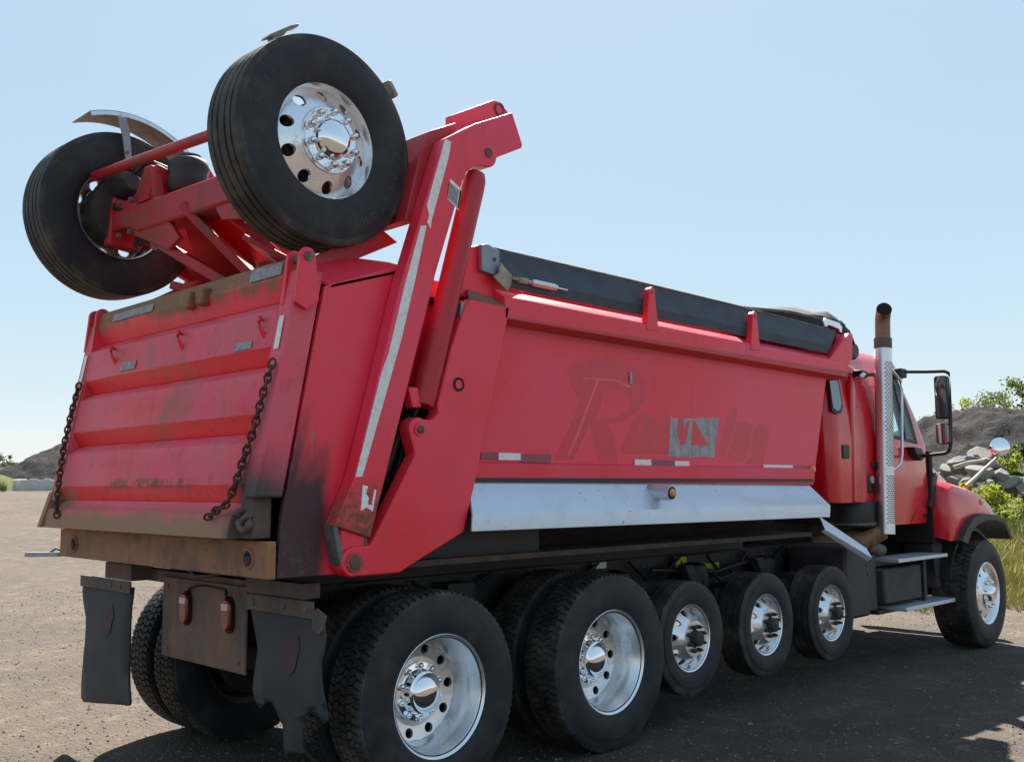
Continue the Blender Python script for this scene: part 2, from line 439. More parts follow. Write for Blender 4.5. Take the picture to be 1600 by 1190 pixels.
def ground_mat():
    n = N('gravel_dirt'); P, x, y, z = n.pos()
    big = n.noise(.22, 5, .6); mid = n.noise(1.5, 5, .6); fine = n.noise(28, 5, .7); grit = n.noise(95, 3, .7)
    v = n.voro(34); v2 = n.voro(85)
    base = n.mix(n.step(big, .36, .64), (0.091, 0.072, 0.057), (0.066, 0.056, 0.047))
    base = n.mix(n.mul(n.step(mid, .45, .70), .55), base, (0.110, 0.086, 0.065))
    base = n.mix(n.mul(n.step(fine, .52, .70), .60), base, (0.034, 0.029, 0.026))
    base = n.mix(n.mul(n.step(grit, .58, .72), .60), base, (0.153, 0.127, 0.103))
    vc = n.voro(46, out=1); sv_ = n.new('ShaderNodeSeparateColor'); n.t.links.new(vc, sv_.inputs[0])
    base = n.mix(n.mul(n.step(sv_.outputs[0], .72, .8), n.step(n.voro(46), .34, .26), .7), base, (0.161, 0.142, 0.120))
    base = n.mix(n.mul(n.step(sv_.outputs[1], .80, .86), n.step(n.voro(46), .34, .26), .8), base, (0.024, 0.021, 0.021))
    # long wheel tracks crossing the yard
    wv = n.noise(.55, 3, .5, stretch=(.9, 2.9, 1), dist=.6)
    base = n.mix(n.mul(n.step(wv, .54, .66), .45), base, (0.117, 0.094, 0.070))
    pt_ = n.noise(4.0, 7, .75); base = n.mix(n.mul(n.step(pt_, .50, .62), .6), base, (0.058, 0.051, 0.047)); base = n.mix(n.mul(n.step(pt_, .46, .32), .45), base, (0.211, 0.180, 0.150))
    n.set(color=base, rough=.95, spec=.2)
    h = n.math('ADD', n.mul(n.math('SUBTRACT', .5, v), .8), n.math('ADD', n.mul(fine, 1.0), n.mul(grit, .4)))
    h = n.math('ADD', h, n.mul(n.math('SUBTRACT', .5, v2), .3))
    h = n.math('ADD', h, n.mul(wv, 1.5))
    n.bump(h, .75, .022)
    return n.m
M['ground'] = ground_mat()
gr = g.obj('ground', 'ground', smooth=180, fix=False)
tag(gr, 'packed gravel and dirt yard', 'ground', kind='structure')

# ------------------------------------------------------------------ the truck
truck = empty('dump_truck')
tag(truck, 'red dump truck with folded trailing axle above its tailgate', 'truck')
box = empty('dump_box', (0, 0, 0), truck)
tail = empty('tailgate', (0, 0, 0), truck)
tagx = empty('trailing_axle', (0, 0, 0), truck)
chas = empty('chassis', (0, 0, 0), truck)
cabp = empty('cab', (0, 0, 0), truck)

# ---- wheels --------------------------------------------------------
def tyre_profile(R, wd, rb, grooves=(), depth=.012, shoulder=.03):
    h = wd/2; half = []
    half += [(-h*.78, rb-.004), (-h*.86, rb+.012), (-h*.93, rb+.035), (-h*.99, rb+(R-rb)*.36), (-h, rb+(R-rb)*.50),
             (-h*.985, rb+(R-rb)*.66), (-h*.955, R-.055), (-h*.94, R-.050), (-h*.925, R-.034), (-h*.90, R-.012), (-h*.86, R-.002)]
    tr = []
    for gy in grooves:
        if gy < 0: tr += [(gy-.0075, R), (gy-.004, R-depth), (gy+.004, R-depth), (gy+.0075, R)]
    left = half+tr
    mid = [(-.004-.0035, R), (-.004, R-depth), (.004, R-depth), (.0075, R)] if 0 in grooves else [(0, R)]
    return left+mid+[(-a, b) for a, b in reversed(left)]
def tyre_mesh(name, R, wd, rb, tread='rib'):
    gs = {'rib': (-.078, -.03, .03, .078), 'block': (), 'lug': ()}[tread]
    Rb = R if tread == 'rib' else R-.013
    me = G().lathe(tyre_profile(Rb, wd, rb, gs), 96).mesh(name, M['tyre'], 35)
    me.materials.append(M['tread'])
    g = G(); g.v = [tuple(v.co) for v in me.vertices]; g.f = [tuple(p.vertices) for p in me.polygons]; nf = len(g.f)
    if tread != 'rib':
        rows, nb = (5, 78) if tread == 'block' else (6, 58)
        tw = wd*.86; rw = tw/rows
        for i in range(rows):
            ya, yb = -tw/2+i*rw+.004, -tw/2+(i+1)*rw-.004
            edge = i in (0, rows-1)
            for k in range(nb):
                t0 = 2*math.pi*(k+(i % 2)*.5)/nb; dt = 2*math.pi/nb; gap = .12 if not edge else .16
                sk = (.25 if i % 2 else -.25)*dt
                ring = []
                for rr, ins in ((R-.016, 0), (R, .04)):
                    for yy, tt in ((ya, t0+gap*dt), (ya, t0+dt-gap*dt), (yb, t0+dt-gap*dt+sk), (yb, t0+gap*dt+sk)):
                        r_ = rr-(.006 if edge and abs(yy) > tw/2-.01 else 0)
                        ring.append((r_*math.cos(tt), yy, r_*math.sin(tt)))
                g.add(ring, [(4, 5, 6, 7), (0, 1, 5, 4), (1, 2, 6, 5), (2, 3, 7, 6), (3, 0, 4, 7)])
    me2 = g.mesh(name, M['tyre'], 35)
    me2.materials.append(M['tread'])
    mi = [0]*len(me2.polygons)
    for i, p in enumerate(me2.polygons):
        c = p.center; rr = math.hypot(c.x, c.z)
        if i >= nf or (rr > R-.03 and abs(c.y) < wd*.47): mi[i] = 1
    me2.polygons.foreach_set('material_index', mi)
    bpy.data.meshes.remove(me)
    return me2
def disc_with_holes(g, r1, r2, y1, y2, n, rh, hr, thick=.018, m=20):
    """annular disc, axial position y1 at r1 .. y2 at r2, n round holes of radius hr on circle rh"""
    def Y(r): return y1+(y2-y1)*(r-r1)/(r2-r1)
    for k in range(n):
        tc = 2*math.pi*k/n; half = math.pi/n
        hole, rim = [], []
        for i in range(m):
            a = 2*math.pi*i/m; ca, sa = math.cos(a), math.sin(a)
            hole.append((tc+hr*sa/rh, rh+hr*ca))
            sx = half/abs(sa) if abs(sa) > 1e-6 else 1e9
            du = (r2-rh) if ca > 0 else (rh-r1)
            sy = du/abs(ca) if abs(ca) > 1e-6 else 1e9
            s_ = min(sx, sy); rim.append((tc+s_*sa, rh+s_*ca))
        # pull the four samples nearest the corners onto them
        for cs in ((-1, r1), (1, r1), (1, r2), (-1, r2)):
            q = (tc+cs[0]*half, cs[1])
            j = min(range(m), key=lambda i: ((rim[i][0]-q[0])*rh)**2+(rim[i][1]-q[1])**2); rim[j] = q
        P = lambda q, dy=0: (q[1]*math.cos(q[0]), Y(q[1])+dy, q[1]*math.sin(q[0]))
        g.add([P(q) for q in hole]+[P(q) for q in rim]+[P(q, thick) for q in hole],
              [(i, (i+1) % m, m+(i+1) % m, m+i) for i in range(m)]+[(i, 2*m+i, 2*m+(i+1) % m, (i+1) % m) for i in range(m)])
    return g
RB = .292
# front-type (flush) rim
def rim_flush(name, rl, wd, n=10, hr=.026, rh=None, cone=.0, mat='alu'):
    yl = -wd*.40; rh = rh or rl*.735
    g = G().lathe([(yl+.055, rl-.035), (yl+.012, rl-.022), (yl-.002, rl-.012), (yl-.006, rl-.004), (yl, rl+.004), (yl+.02, rl+.004), (yl+.03, rl-.02), (wd*.38, rl-.03), (wd*.42, rl+.002)], 72)
    r2 = rl-.034; r1 = rl*.54
    disc_with_holes(g, r1, r2, yl+.012-cone, yl+.054, n, rh, hr)
    g.lathe([(yl+.012-cone, r1), (yl+.006-cone, r1-.004), (yl+.006-cone, .06)], 72)
    return g.mesh(name, M[mat], 35), yl+.006-cone
# dual outer (deep-dish) rim
def rim_dish(name, rl, wd):
    yl = -wd*.42; yd = yl+.195
    g = G().lathe([(yd-.012, rl-.062), (yd-.045, rl-.052), (yl+.075, rl-.047), (yl+.058, rl-.034), (yl+.016, rl-.024), (yl, rl-.013), (yl-.006, rl-.004), (yl, rl+.005), (yl+.02, rl+.004)], 72)
    disc_with_holes(g, .178, rl-.062, yd+.0, yd-.012, 10, .212, .0255)
    g.lathe([(yd, .178), (yd-.006, .174), (yd-.006, .05)], 72)
    return g.mesh(name, M['alu'], 35), yd-.006
def nut_mesh(name, r=.021, h=.05, mat='chrome', rnd=True):
    pr = [(0, r*1.25), (-.012, r*1.25), (-.013, r), (-h*.7, r*.95), (-h*.92, r*.6), (-h, .001)] if rnd else [(0, r), (-h*.6, r), (-h*.62, r*.6), (-h, r*.55), (-h, .001)]
    return G().lathe(pr, 12).mesh(name, M[mat], 40)
me_ty_block = tyre_mesh('tyre_block', .525, .285, RB, 'block')
me_ty_rib = tyre_mesh('tyre_rib', .525, .285, RB, 'rib')
me_ty_lift = tyre_mesh('tyre_small', .378, .225, .213, 'rib')
me_ty_steer = tyre_mesh('tyre_wide', .54, .40, RB, 'lug')
me_rim_dish, y_dish = rim_dish('rim_dish', .31, .285)
me_rim_tag, y_tag = rim_flush('rim_flush', .31, .285, cone=.022, hr=.031)
me_rim_lift, y_lift = rim_flush('rim_small', .226, .225, n=10, hr=.023, cone=.040)
me_rim_steer, y_steer = rim_flush('rim_wide', .31, .45, cone=.01, hr=.022)
me_rim_in = None
gi = G().lathe([(-.11, .30), (-.10, .275), (.10, .27), (.125, .30)], 48)
gi.lathe([(-.108, .27), (-.108, .08)], 48)
me_rim_in = gi.mesh('rim_inner', M['rust_dark'], 35)
me_drum = G().lathe([(-.10, .05), (-.10, .205), (.10, .21), (.12, .225), (.13, .225), (.13, .06)], 40).mesh('brake_drum', M['drum'], 35)
me_nut = nut_mesh('lug_nut', .016, .032); me_nut_dark = nut_mesh('lug_nut_dark', .014, .040, 'frame', False)
me_nut_big = nut_mesh('lug_nut_big', .019, .062)
me_cap_dish = G().lathe([(0, .150), (-.018, .147), (-.022, .116), (-.050, .110), (-.070, .106), (-.074, .094), (-.080, .090), (-.094, .076), (-.104, .052), (-.109, .025), (-.110, .001)], 48).mesh('hub_cap', M['chrome'], 50)
me_cap_tag = G().lathe([(0, .150), (-.010, .148), (-.013, .105), (-.040, .098), (-.062, .085), (-.078, .062), (-.086, .034), (-.089, .001)], 48).mesh('hub_cap_flush', M['chrome'], 50)
me_hub_lift = G().lathe([(0, .052), (-.03, .050), (-.045, .046), (-.05, .038), (-.052, .020), (-.058, .018), (-.058, .001)], 32).mesh('hub_dark', M['frame'], 35)
me_cap_steer = G().lathe([(0, .15), (-.012, .147), (-.016, .085), (-.045, .078), (-.060, .060), (-.066, .03), (-.067, .001)], 40).mesh('hub_cap_cone', M['chrome'], 50)

def wheel(name, c, side, kind, yaw=0., spin=0.):
    """side -1: outer face towards -y; +1: mirrored"""
    o = empty(name, c, truck, (0, 0, (0 if side < 0 else math.pi)+yaw))
    def sub(nm, me, loc=(0, 0, 0), rot=None): return link(nm, me, o, loc=loc, rot=rot)
    def nuts(me, n, rc, y, a0=0.):
        for k in range(n):
            t = 2*math.pi*(k+.5)/n+a0; sub('lug_nut', me, (rc*math.cos(t), y, rc*math.sin(t)))
    sp = (0, spin, 0)
    if kind == 'dual':
        sub('tyre', me_ty_block, rot=sp); sub('rim', me_rim_dish, rot=sp)
        sub('hub_cap', me_cap_dish, (0, y_dish+.002, 0)); nuts(me_nut, 10, .132, y_dish-.015)
        sub('brake_drum', me_drum, (0, .19, 0))
    elif kind == 'inner':
        sub('tyre', me_ty_block, rot=sp); sub('rim', me_rim_in); sub('brake_drum', me_drum, (0, .03, 0))
    elif kind == 'tag':
        sub('tyre', me_ty_rib, rot=sp); sub('rim', me_rim_tag, rot=sp); sub('hub_cap', me_cap_tag, (0, y_tag+.002, 0))
        nuts(me_nut_big, 10, .134, y_tag-.004); sub('brake_drum', me_drum, (0, .06, 0))
    elif kind == 'lift':
        sub('tyre', me_ty_lift, rot=sp); sub('rim', me_rim_lift, rot=sp); sub('hub', me_hub_lift, (0, y_lift, 0)); nuts(me_nut_dark, 8, .082, y_lift)
    elif kind == 'steer':
        sub('tyre', me_ty_steer, rot=sp); sub('rim', me_rim_steer, rot=sp); sub('hub_cap', me_cap_steer, (0, y_steer+.002, 0))
        nuts(me_nut, 10, .130, y_steer-.004); sub('brake_drum', me_drum, (0, .08, 0))
    return o
XL = (2.306, 3.273, 4.275); X2 = 1.366; XS = 7.348; ZS = .468
for s_ in (-1, 1):
    for k, x in enumerate((0, X2)):
        wheel('wheel', (x, s_*1.10, .522), s_, 'dual', spin=.3+.7*k+s_)
        wheel('wheel', (x, s_*.755, .522), s_, 'inner', spin=.5+.4*k)
    for k, x in enumerate(XL): wheel('wheel', (x, s_*1.043, .552-.006*k), s_, 'lift', spin=.1+k)
    wheel('wheel', (XS, s_*1.075, ZS), s_, 'steer', spin=.35)
TN = Vector((-.677, -1.016, 3.278)); TF = Vector((-.765, 1.125, 3.315))
tyaw = math.atan2(-(TF.x-TN.x), TF.y-TN.y)
wt = wheel('wheel', TN, -1, 'tag', tyaw, spin=.22)
wheel('wheel', TF, 1, 'tag', tyaw, spin=.8)

# raised lettering on the near trailing tyre
def text_mesh(body, size, ext):
    cu = bpy.data.curves.new('lettering', 'FONT'); cu.body = body; cu.size = size; cu.extrude = ext; cu.align_x = 'CENTER'; cu.align_y = 'CENTER'; cu.resolution_u = 2
    ob = bpy.data.objects.new('lettering', cu); C.objects.link(ob)
    dg = bpy.context.evaluated_depsgraph_get(); me = bpy.data.meshes.new_from_object(ob.evaluated_get(dg))
    bpy.data.objects.remove(ob); bpy.data.curves.remove(cu); return me
def ring_text(word, r, a_mid, spread, size, y, parent):
    for i, ch in enumerate(word):
        a = R_(a_mid+(i-(len(word)-1)/2)*spread)          # angle in the wheel's plane; letters run clockwise, tops outward
        me = text_mesh(ch, size, .0025)
        ur = Vector((math.cos(a), 0, math.sin(a))); ut = Vector((math.sin(a), 0, -math.cos(a)))
        g = G().add([tuple(ur*r+ut*v.co.x+ur*v.co.y+Vector((0, y-v.co.z, 0))) for v in me.vertices], [tuple(p.vertices) for p in me.polygons])
        bpy.data.meshes.remove(me); g.obj('raised_letter', 'tyre_text', parent)
ring_text('FIRESTONE', .425, -32, -9.0, .052, -.1405, wt)
ring_text('FS561', .425, 152, -8.5, .050, -.1405, wt)

# ---- tailgate -------------------------------------------------------
K = .19
def xf(z): return -1.10+K*(z-1.36)
grv = [(2.575, 2.465, 2.405), (2.235, 2.150, 2.095), (1.915, 1.828, 1.770), (1.590, 1.508, 1.450)]
prof = [(0, 2.665)]
for a, b, c in grv: prof += [(0, a), (-.075, b), (0, c)]
prof += [(0, 1.455)]
prof = [(0, 2.665)]
for a, b, c in grv[:3]: prof += [(0, a), (-.060, b), (0, c+.012)]
prof += [(0, 1.590), (-.050, 1.508), (-.035, 1.475), (.012, 1.45), (.014, 1.345)]
poly = [(xf(z)-d, z) for d, z in prof]+[(xf(1.345)+.12, 1.345), (xf(2.665)+.12, 2.665)]
panels = [(0, 4), (4, 7), (7, 10), (10, 15)]
def tg_section(i0, i1, name, y0, y1):
    pts = [(xf(z)-d, z) for d, z in prof[i0:i1+1]]
    zt, zb = prof[i0][1], prof[i1][1]
    pl = pts+[(xf(zb)+.115, zb), (xf(zt)+.115, zt)]
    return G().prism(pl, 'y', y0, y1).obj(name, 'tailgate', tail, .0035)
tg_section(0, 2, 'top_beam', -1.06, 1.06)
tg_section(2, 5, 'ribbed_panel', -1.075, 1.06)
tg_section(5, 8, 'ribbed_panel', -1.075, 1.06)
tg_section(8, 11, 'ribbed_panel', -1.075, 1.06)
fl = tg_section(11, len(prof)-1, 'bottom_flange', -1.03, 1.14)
# side posts of the gate
for y0, y1, zb in ((-1.198, -1.077, 1.53), (1.062, 1.175, 1.50)):
    pl = [(xf(zb)-.004, zb), (xf(2.60)-.004, 2.60), (xf(2.60)+.138, 2.60), (xf(zb)+.138, zb)]
    G().prism(pl, 'y', y0, y1).obj('side_post', 'tailgate', tail, .012)
# far lower corner plate that sticks out
G().prism([(xf(1.56)-.01, 1.56), (xf(1.345)-.035, 1.345), (xf(1.345)+.10, 1.345), (xf(1.56)+.10, 1.56)], 'y', 1.142, 1.19).obj('corner_plate', 'tailgate', tail, .004)
# hinge ears at the top corners with pins
for yy, s_ in ((-1.165, -1), (1.115, 1)):
    for dy in (-.052, .052):
        pl = [(-.905, 2.43), (-.885, 2.63)]+arc(-.838, 2.655, .045, 180, 0, 8)+[(-.772, 2.45), (-.84, 2.40)]
        G().prism(pl, 'y', yy+dy-.011, yy+dy+.011).obj('hinge_ear', 'paint', tail, .004)
    G().tube([(-.838, yy-.075, 2.655), (-.838, yy+.075, 2.655)], .022, 16).obj('hinge_pin', 'worn', tail, smooth=40)
# small weld hooks on the top panel
for yy, zz in ((.665, 2.385), (-.17, 2.385), (-.995, 2.36)):
    x0 = xf(zz)
    G().tube([(x0-.004, yy, zz-.085), (x0-.035, yy, zz-.03), (x0-.045, yy, zz), (x0-.03, yy+.012, zz+.022), (x0-.004, yy+.045, zz+.018)], .010, 8).obj('hook', 'paint', tail, smooth=60)
# two cut-out notches on the top beam, brown
for yy in (-.165, -.315):
    G().prism([(yy-.05, 2.625), (yy+.05, 2.625), (yy+.045, 2.545), (yy+.015, 2.53), (yy-.03, 2.54)], 'x', xf(2.6)-.045, xf(2.6)+.01).obj('latch_tab', 'rust', tail, .012)
def on_gate(name, mat, y0, y1, z0, z1, off=.004):
    """a thin sticker laid on the sloping rear face"""
    o = .003
    vs_ = [(xf(z)-off-d, y, z) for d in (0, o) for y, z in ((y0, z0), (y1, z0), (y1, z1), (y0, z1))]
    return G().add(vs_, [(0, 1, 2, 3), (7, 6, 5, 4), (0, 4, 5, 1), (1, 5, 6, 2), (2, 6, 7, 3), (3, 7, 4, 0)]).obj(name, mat, tail)
on_gate('reflector', 'tape_grey', -1.05, -.76, 2.592, 2.652)
on_gate('reflector', 'tape_grey', .30, .83, 2.585, 2.632)
on_gate('reflector', 'tape_white', -1.158, -1.118, 2.215, 2.375, .008)
on_gate('reflector', 'tape_white', 1.09, 1.13, 2.23, 2.40, .008)
on_gate('sticker', 'tape_grey', .37, .56, 2.255, 2.305)
on_gate('sticker', 'tape_grey', -.90, -.745, 2.242, 2.282)
# chains hanging down the posts
def chain(name, pts, n, pitch=.034):
    P = [Vector(p) for p in pts]; L = [0]
    for a, b in zip(P, P[1:]): L.append(L[-1]+(b-a).length)
    def at(t):
        t = max(0, min(L[-1]-1e-6, t))
        for i in range(len(P)-1):
            if t <= L[i+1]: return P[i].lerp(P[i+1], (t-L[i])/(L[i+1]-L[i])), (P[i+1]-P[i]).normalized()
        return P[-1], (P[-1]-P[-2]).normalized()
    g = G(); n = int(L[-1]/pitch)
    for k in range(n+1):
        c, d = at(k*pitch); nx = Vector((-1, 0, .19)).normalized(); a = d.cross(nx).normalized()
        ang = R_(45 if k % 2 else -45)+random.uniform(-.25, .25); a = (a*math.cos(ang)+d.cross(a)*math.sin(ang)).normalized()
        lp = []
        for j in range(10):
            t = 2*math.pi*j/10; lp.append(c+d*(math.cos(t)*.0255)+a*(math.sin(t)*.0155))
        g.tube(lp, .0066, 6, closed=True)
    return g.obj(name, 'chain', tail, smooth=60)
def ch_pts(l, off=.028): return [(xf(z)-off, y, z) for y, z in l]
chain('chain', ch_pts([(-1.165, 2.14), (-1.135, 2.0), (-1.115, 1.835), (-1.08, 1.72), (-1.045, 1.58), (-1.0, 1.50)], .03)+ch_pts([(-.93, 1.47), (-.86, 1.435)], .04), 0)
chain('chain', ch_pts([(1.06, 2.20), (1.075, 2.03), (1.07, 1.85), (1.03, 1.66), (.975, 1.49), (.93, 1.42)], .032), 0)
# pin and clevis below the near post
G().prism([(-1.14, 1.345), (-1.03, 1.345), (-1.03, 1.535), (-1.14, 1.535)], 'x', -1.05, -.95).obj('latch_pocket', 'rust_dark', tail, .01)
G().tube([(-1.085, -1.115, 1.43)]+[(-1.075, -1.11+.05*math.cos(R_(a)), 1.44+.055*math.sin(R_(a))) for a in range(-200, 60, 20)], .016, 8).obj('latch_hook', 'rust_dark', tail, smooth=60)

# ---- dump box -------------------------------------------------------
# rear apron below the gate
hol = []
G().box(-1.0, -.96, -1.198, 1.178, 1.166, 1.335).obj('rear_apron', 'rust', box, .006)
for yy, zz in ((.955, 1.247), (-1.03, 1.252)):
    G().lathe([(-1.0035, .036), (-1.0035, .001)], 20, 'x', (0, yy, zz)).obj('apron_hole', 'hole', box)
    G().lathe([(-.995, .050), (-1.008, .048), (-1.008, .036), (-.998, .034)], 24, 'x', (0, yy, zz)).obj('hole_collar', 'rust', box, smooth=40)
    G().tube([(-1.004, yy-.004, zz-.03), (-1.018, yy-.018, zz+.006)], .014, 8).obj('chain_stub', 'rust_dark', box, smooth=50)
# rear side walls (inset), both sides
wall = [(-.957, 1.17), (-.938, 1.464), (-.712, 2.531), (-.69, 2.545), (-.31, 2.69), (.10, 2.70), (.10, 2.62), (-.30, 2.56), (-.52, 1.60), (-.60, 1.17)]
wall = [(-.957, 1.168), (-.932, 1.464), (-.723, 2.531), (-.69, 2.545), (-.31, 2.69), (-.20, 2.70), (-.40, 1.95), (-.46, 1.50), (-.40, 1.168)]
for s_ in (-1, 1):
    G().prism(wall, 'y', s_*1.198, s_*1.17).obj('rear_side_wall', 'sidewall', box, .004)
    # sloping shoulder above the rear wall, folding inwards
    a = [(-.69, s_*1.198, 2.547), (-.20, s_*1.198, 2.702), (-.20, s_*1.02, 2.76), (-.60, s_*1.02, 2.74), (-.80, s_*1.02, 2.66)]
    g = G().add(a+[(x, y, z-.02) for x, y, z in a], [(0, 1, 2, 3, 4), (9, 8, 7, 6, 5)]+[(i, i+5, (i+1) % 5+5, (i+1) % 5) for i in range(5)])
    g.obj('rear_shoulder', 'paint', box, .003)
    # inner recessed wall behind the lift cylinder
    G().prism([(-.46, 1.17), (.9, 1.17), (.9, 2.66), (-.25, 2.66)], 'y', s_*1.06, s_*1.00).obj('recess_wall', 'frame', box)
    G().prism([(-.42, 2.02), (.42, 2.02), (.42, 2.68), (-.22, 2.68)], 'y', s_*1.12, s_*1.062).obj('upper_recess_wall', 'paint', box)
# main side panels with slanted front edge
mp = [(.16, 1.585), (3.93, 1.575), (4.215, 2.47), (.40, 2.53)]
for s_ in (-1, 1):
    G().prism(mp, 'y', s_*1.20, s_*1.15).obj('side_panel', 'boxside', box, .003)
    # folded top rail: face, sunlit sloping ledge above
    rail = [(s_*1.20, 2.475), (s_*1.292, 2.495), (s_*1.292, 2.612), (s_*1.205, 2.672), (s_*1.125, 2.676), (s_*1.122, 2.770), (s_*1.10, 2.770), (s_*1.10, 2.475)]
    ring0 = [(.40, y, z) for y, z in rail]; ring1 = [(4.40, y, z-.032) for y, z in rail]
    G().loft([ring0, ring1]).obj('top_rail', 'boxside', box, .004)
    # lower lip above the silver mudguard
    G().prism([(s_*1.20, 1.60), (s_*1.215, 1.60), (s_*1.225, 1.70), (s_*1.20, 1.71)], 'x', .2, 3.92).obj('lower_lip', 'boxside', box)
    # front corner gusset
    G().prism([(4.12, 2.585), (4.43, 2.80), (4.50, 2.845), (4.56, 2.845), (4.54, 2.64), (4.36, 2.47), (4.30, 2.57)], 'y', s_*1.20, s_*1.275).obj('front_gusset', 'boxside', box, .006)
    G().box(4.46, 4.60, s_*1.0, s_*1.18, 2.50, 2.85).obj('front_post', 'paint', box, .01)
# front wall and load cover
G().add([(3.93, -1.15, 1.575), (4.215, -1.15, 2.47), (4.45, -1.15, 2.66), (4.45, 1.15, 2.66), (4.215, 1.15, 2.47), (3.93, 1.15, 1.575),
         (3.88, -1.15, 1.575), (4.165, -1.15, 2.47), (4.40, -1.15, 2.66), (4.40, 1.15, 2.66), (4.165, 1.15, 2.47), (3.88, 1.15, 1.575)],
        [(0, 1, 4, 5), (1, 2, 3, 4), (11, 10, 7, 6), (10, 9, 8, 7), (0, 6, 7, 1), (1, 7, 8, 2), (5, 4, 10, 11), (4, 3, 9, 10)]).obj('front_wall', 'paint', box)
G().box(-.70, 4.40, -1.15, 1.15, 2.55, 2.58).obj('load_cover', 'tarp_black', box)
# tapered underside
for s_ in (-1, 1):
    G().add([(.0, s_*1.19, 1.585), (3.95, s_*1.19, 1.575), (3.95, s_*.66, 1.15), (-.20, s_*.66, 1.15),
             (.0, s_*1.15, 1.585), (3.95, s_*1.15, 1.575), (3.95, s_*.62, 1.15), (-.20, s_*.62, 1.15)],
            [(0, 1, 2, 3), (7, 6, 5, 4), (0, 4, 5, 1), (1, 5, 6, 2), (2, 6, 7, 3), (3, 7, 4, 0)]).obj('tapered_underside', 'under', box)
G().box(-.96, 3.95, -1.16, 1.16, 1.17, 1.20).obj('floor_rear', 'under', box)
for x in (.5, 1.3, 2.1, 2.9, 3.7):
    for s_ in (-1, 1):
        G().prism([(s_*1.14, 1.56), (s_*.64, 1.13), (s_*.5, 1.13), (s_*.5, 1.2), (s_*1.1, 1.58)], 'x', x-.02, x+.02).obj('floor_rib', 'under', box)
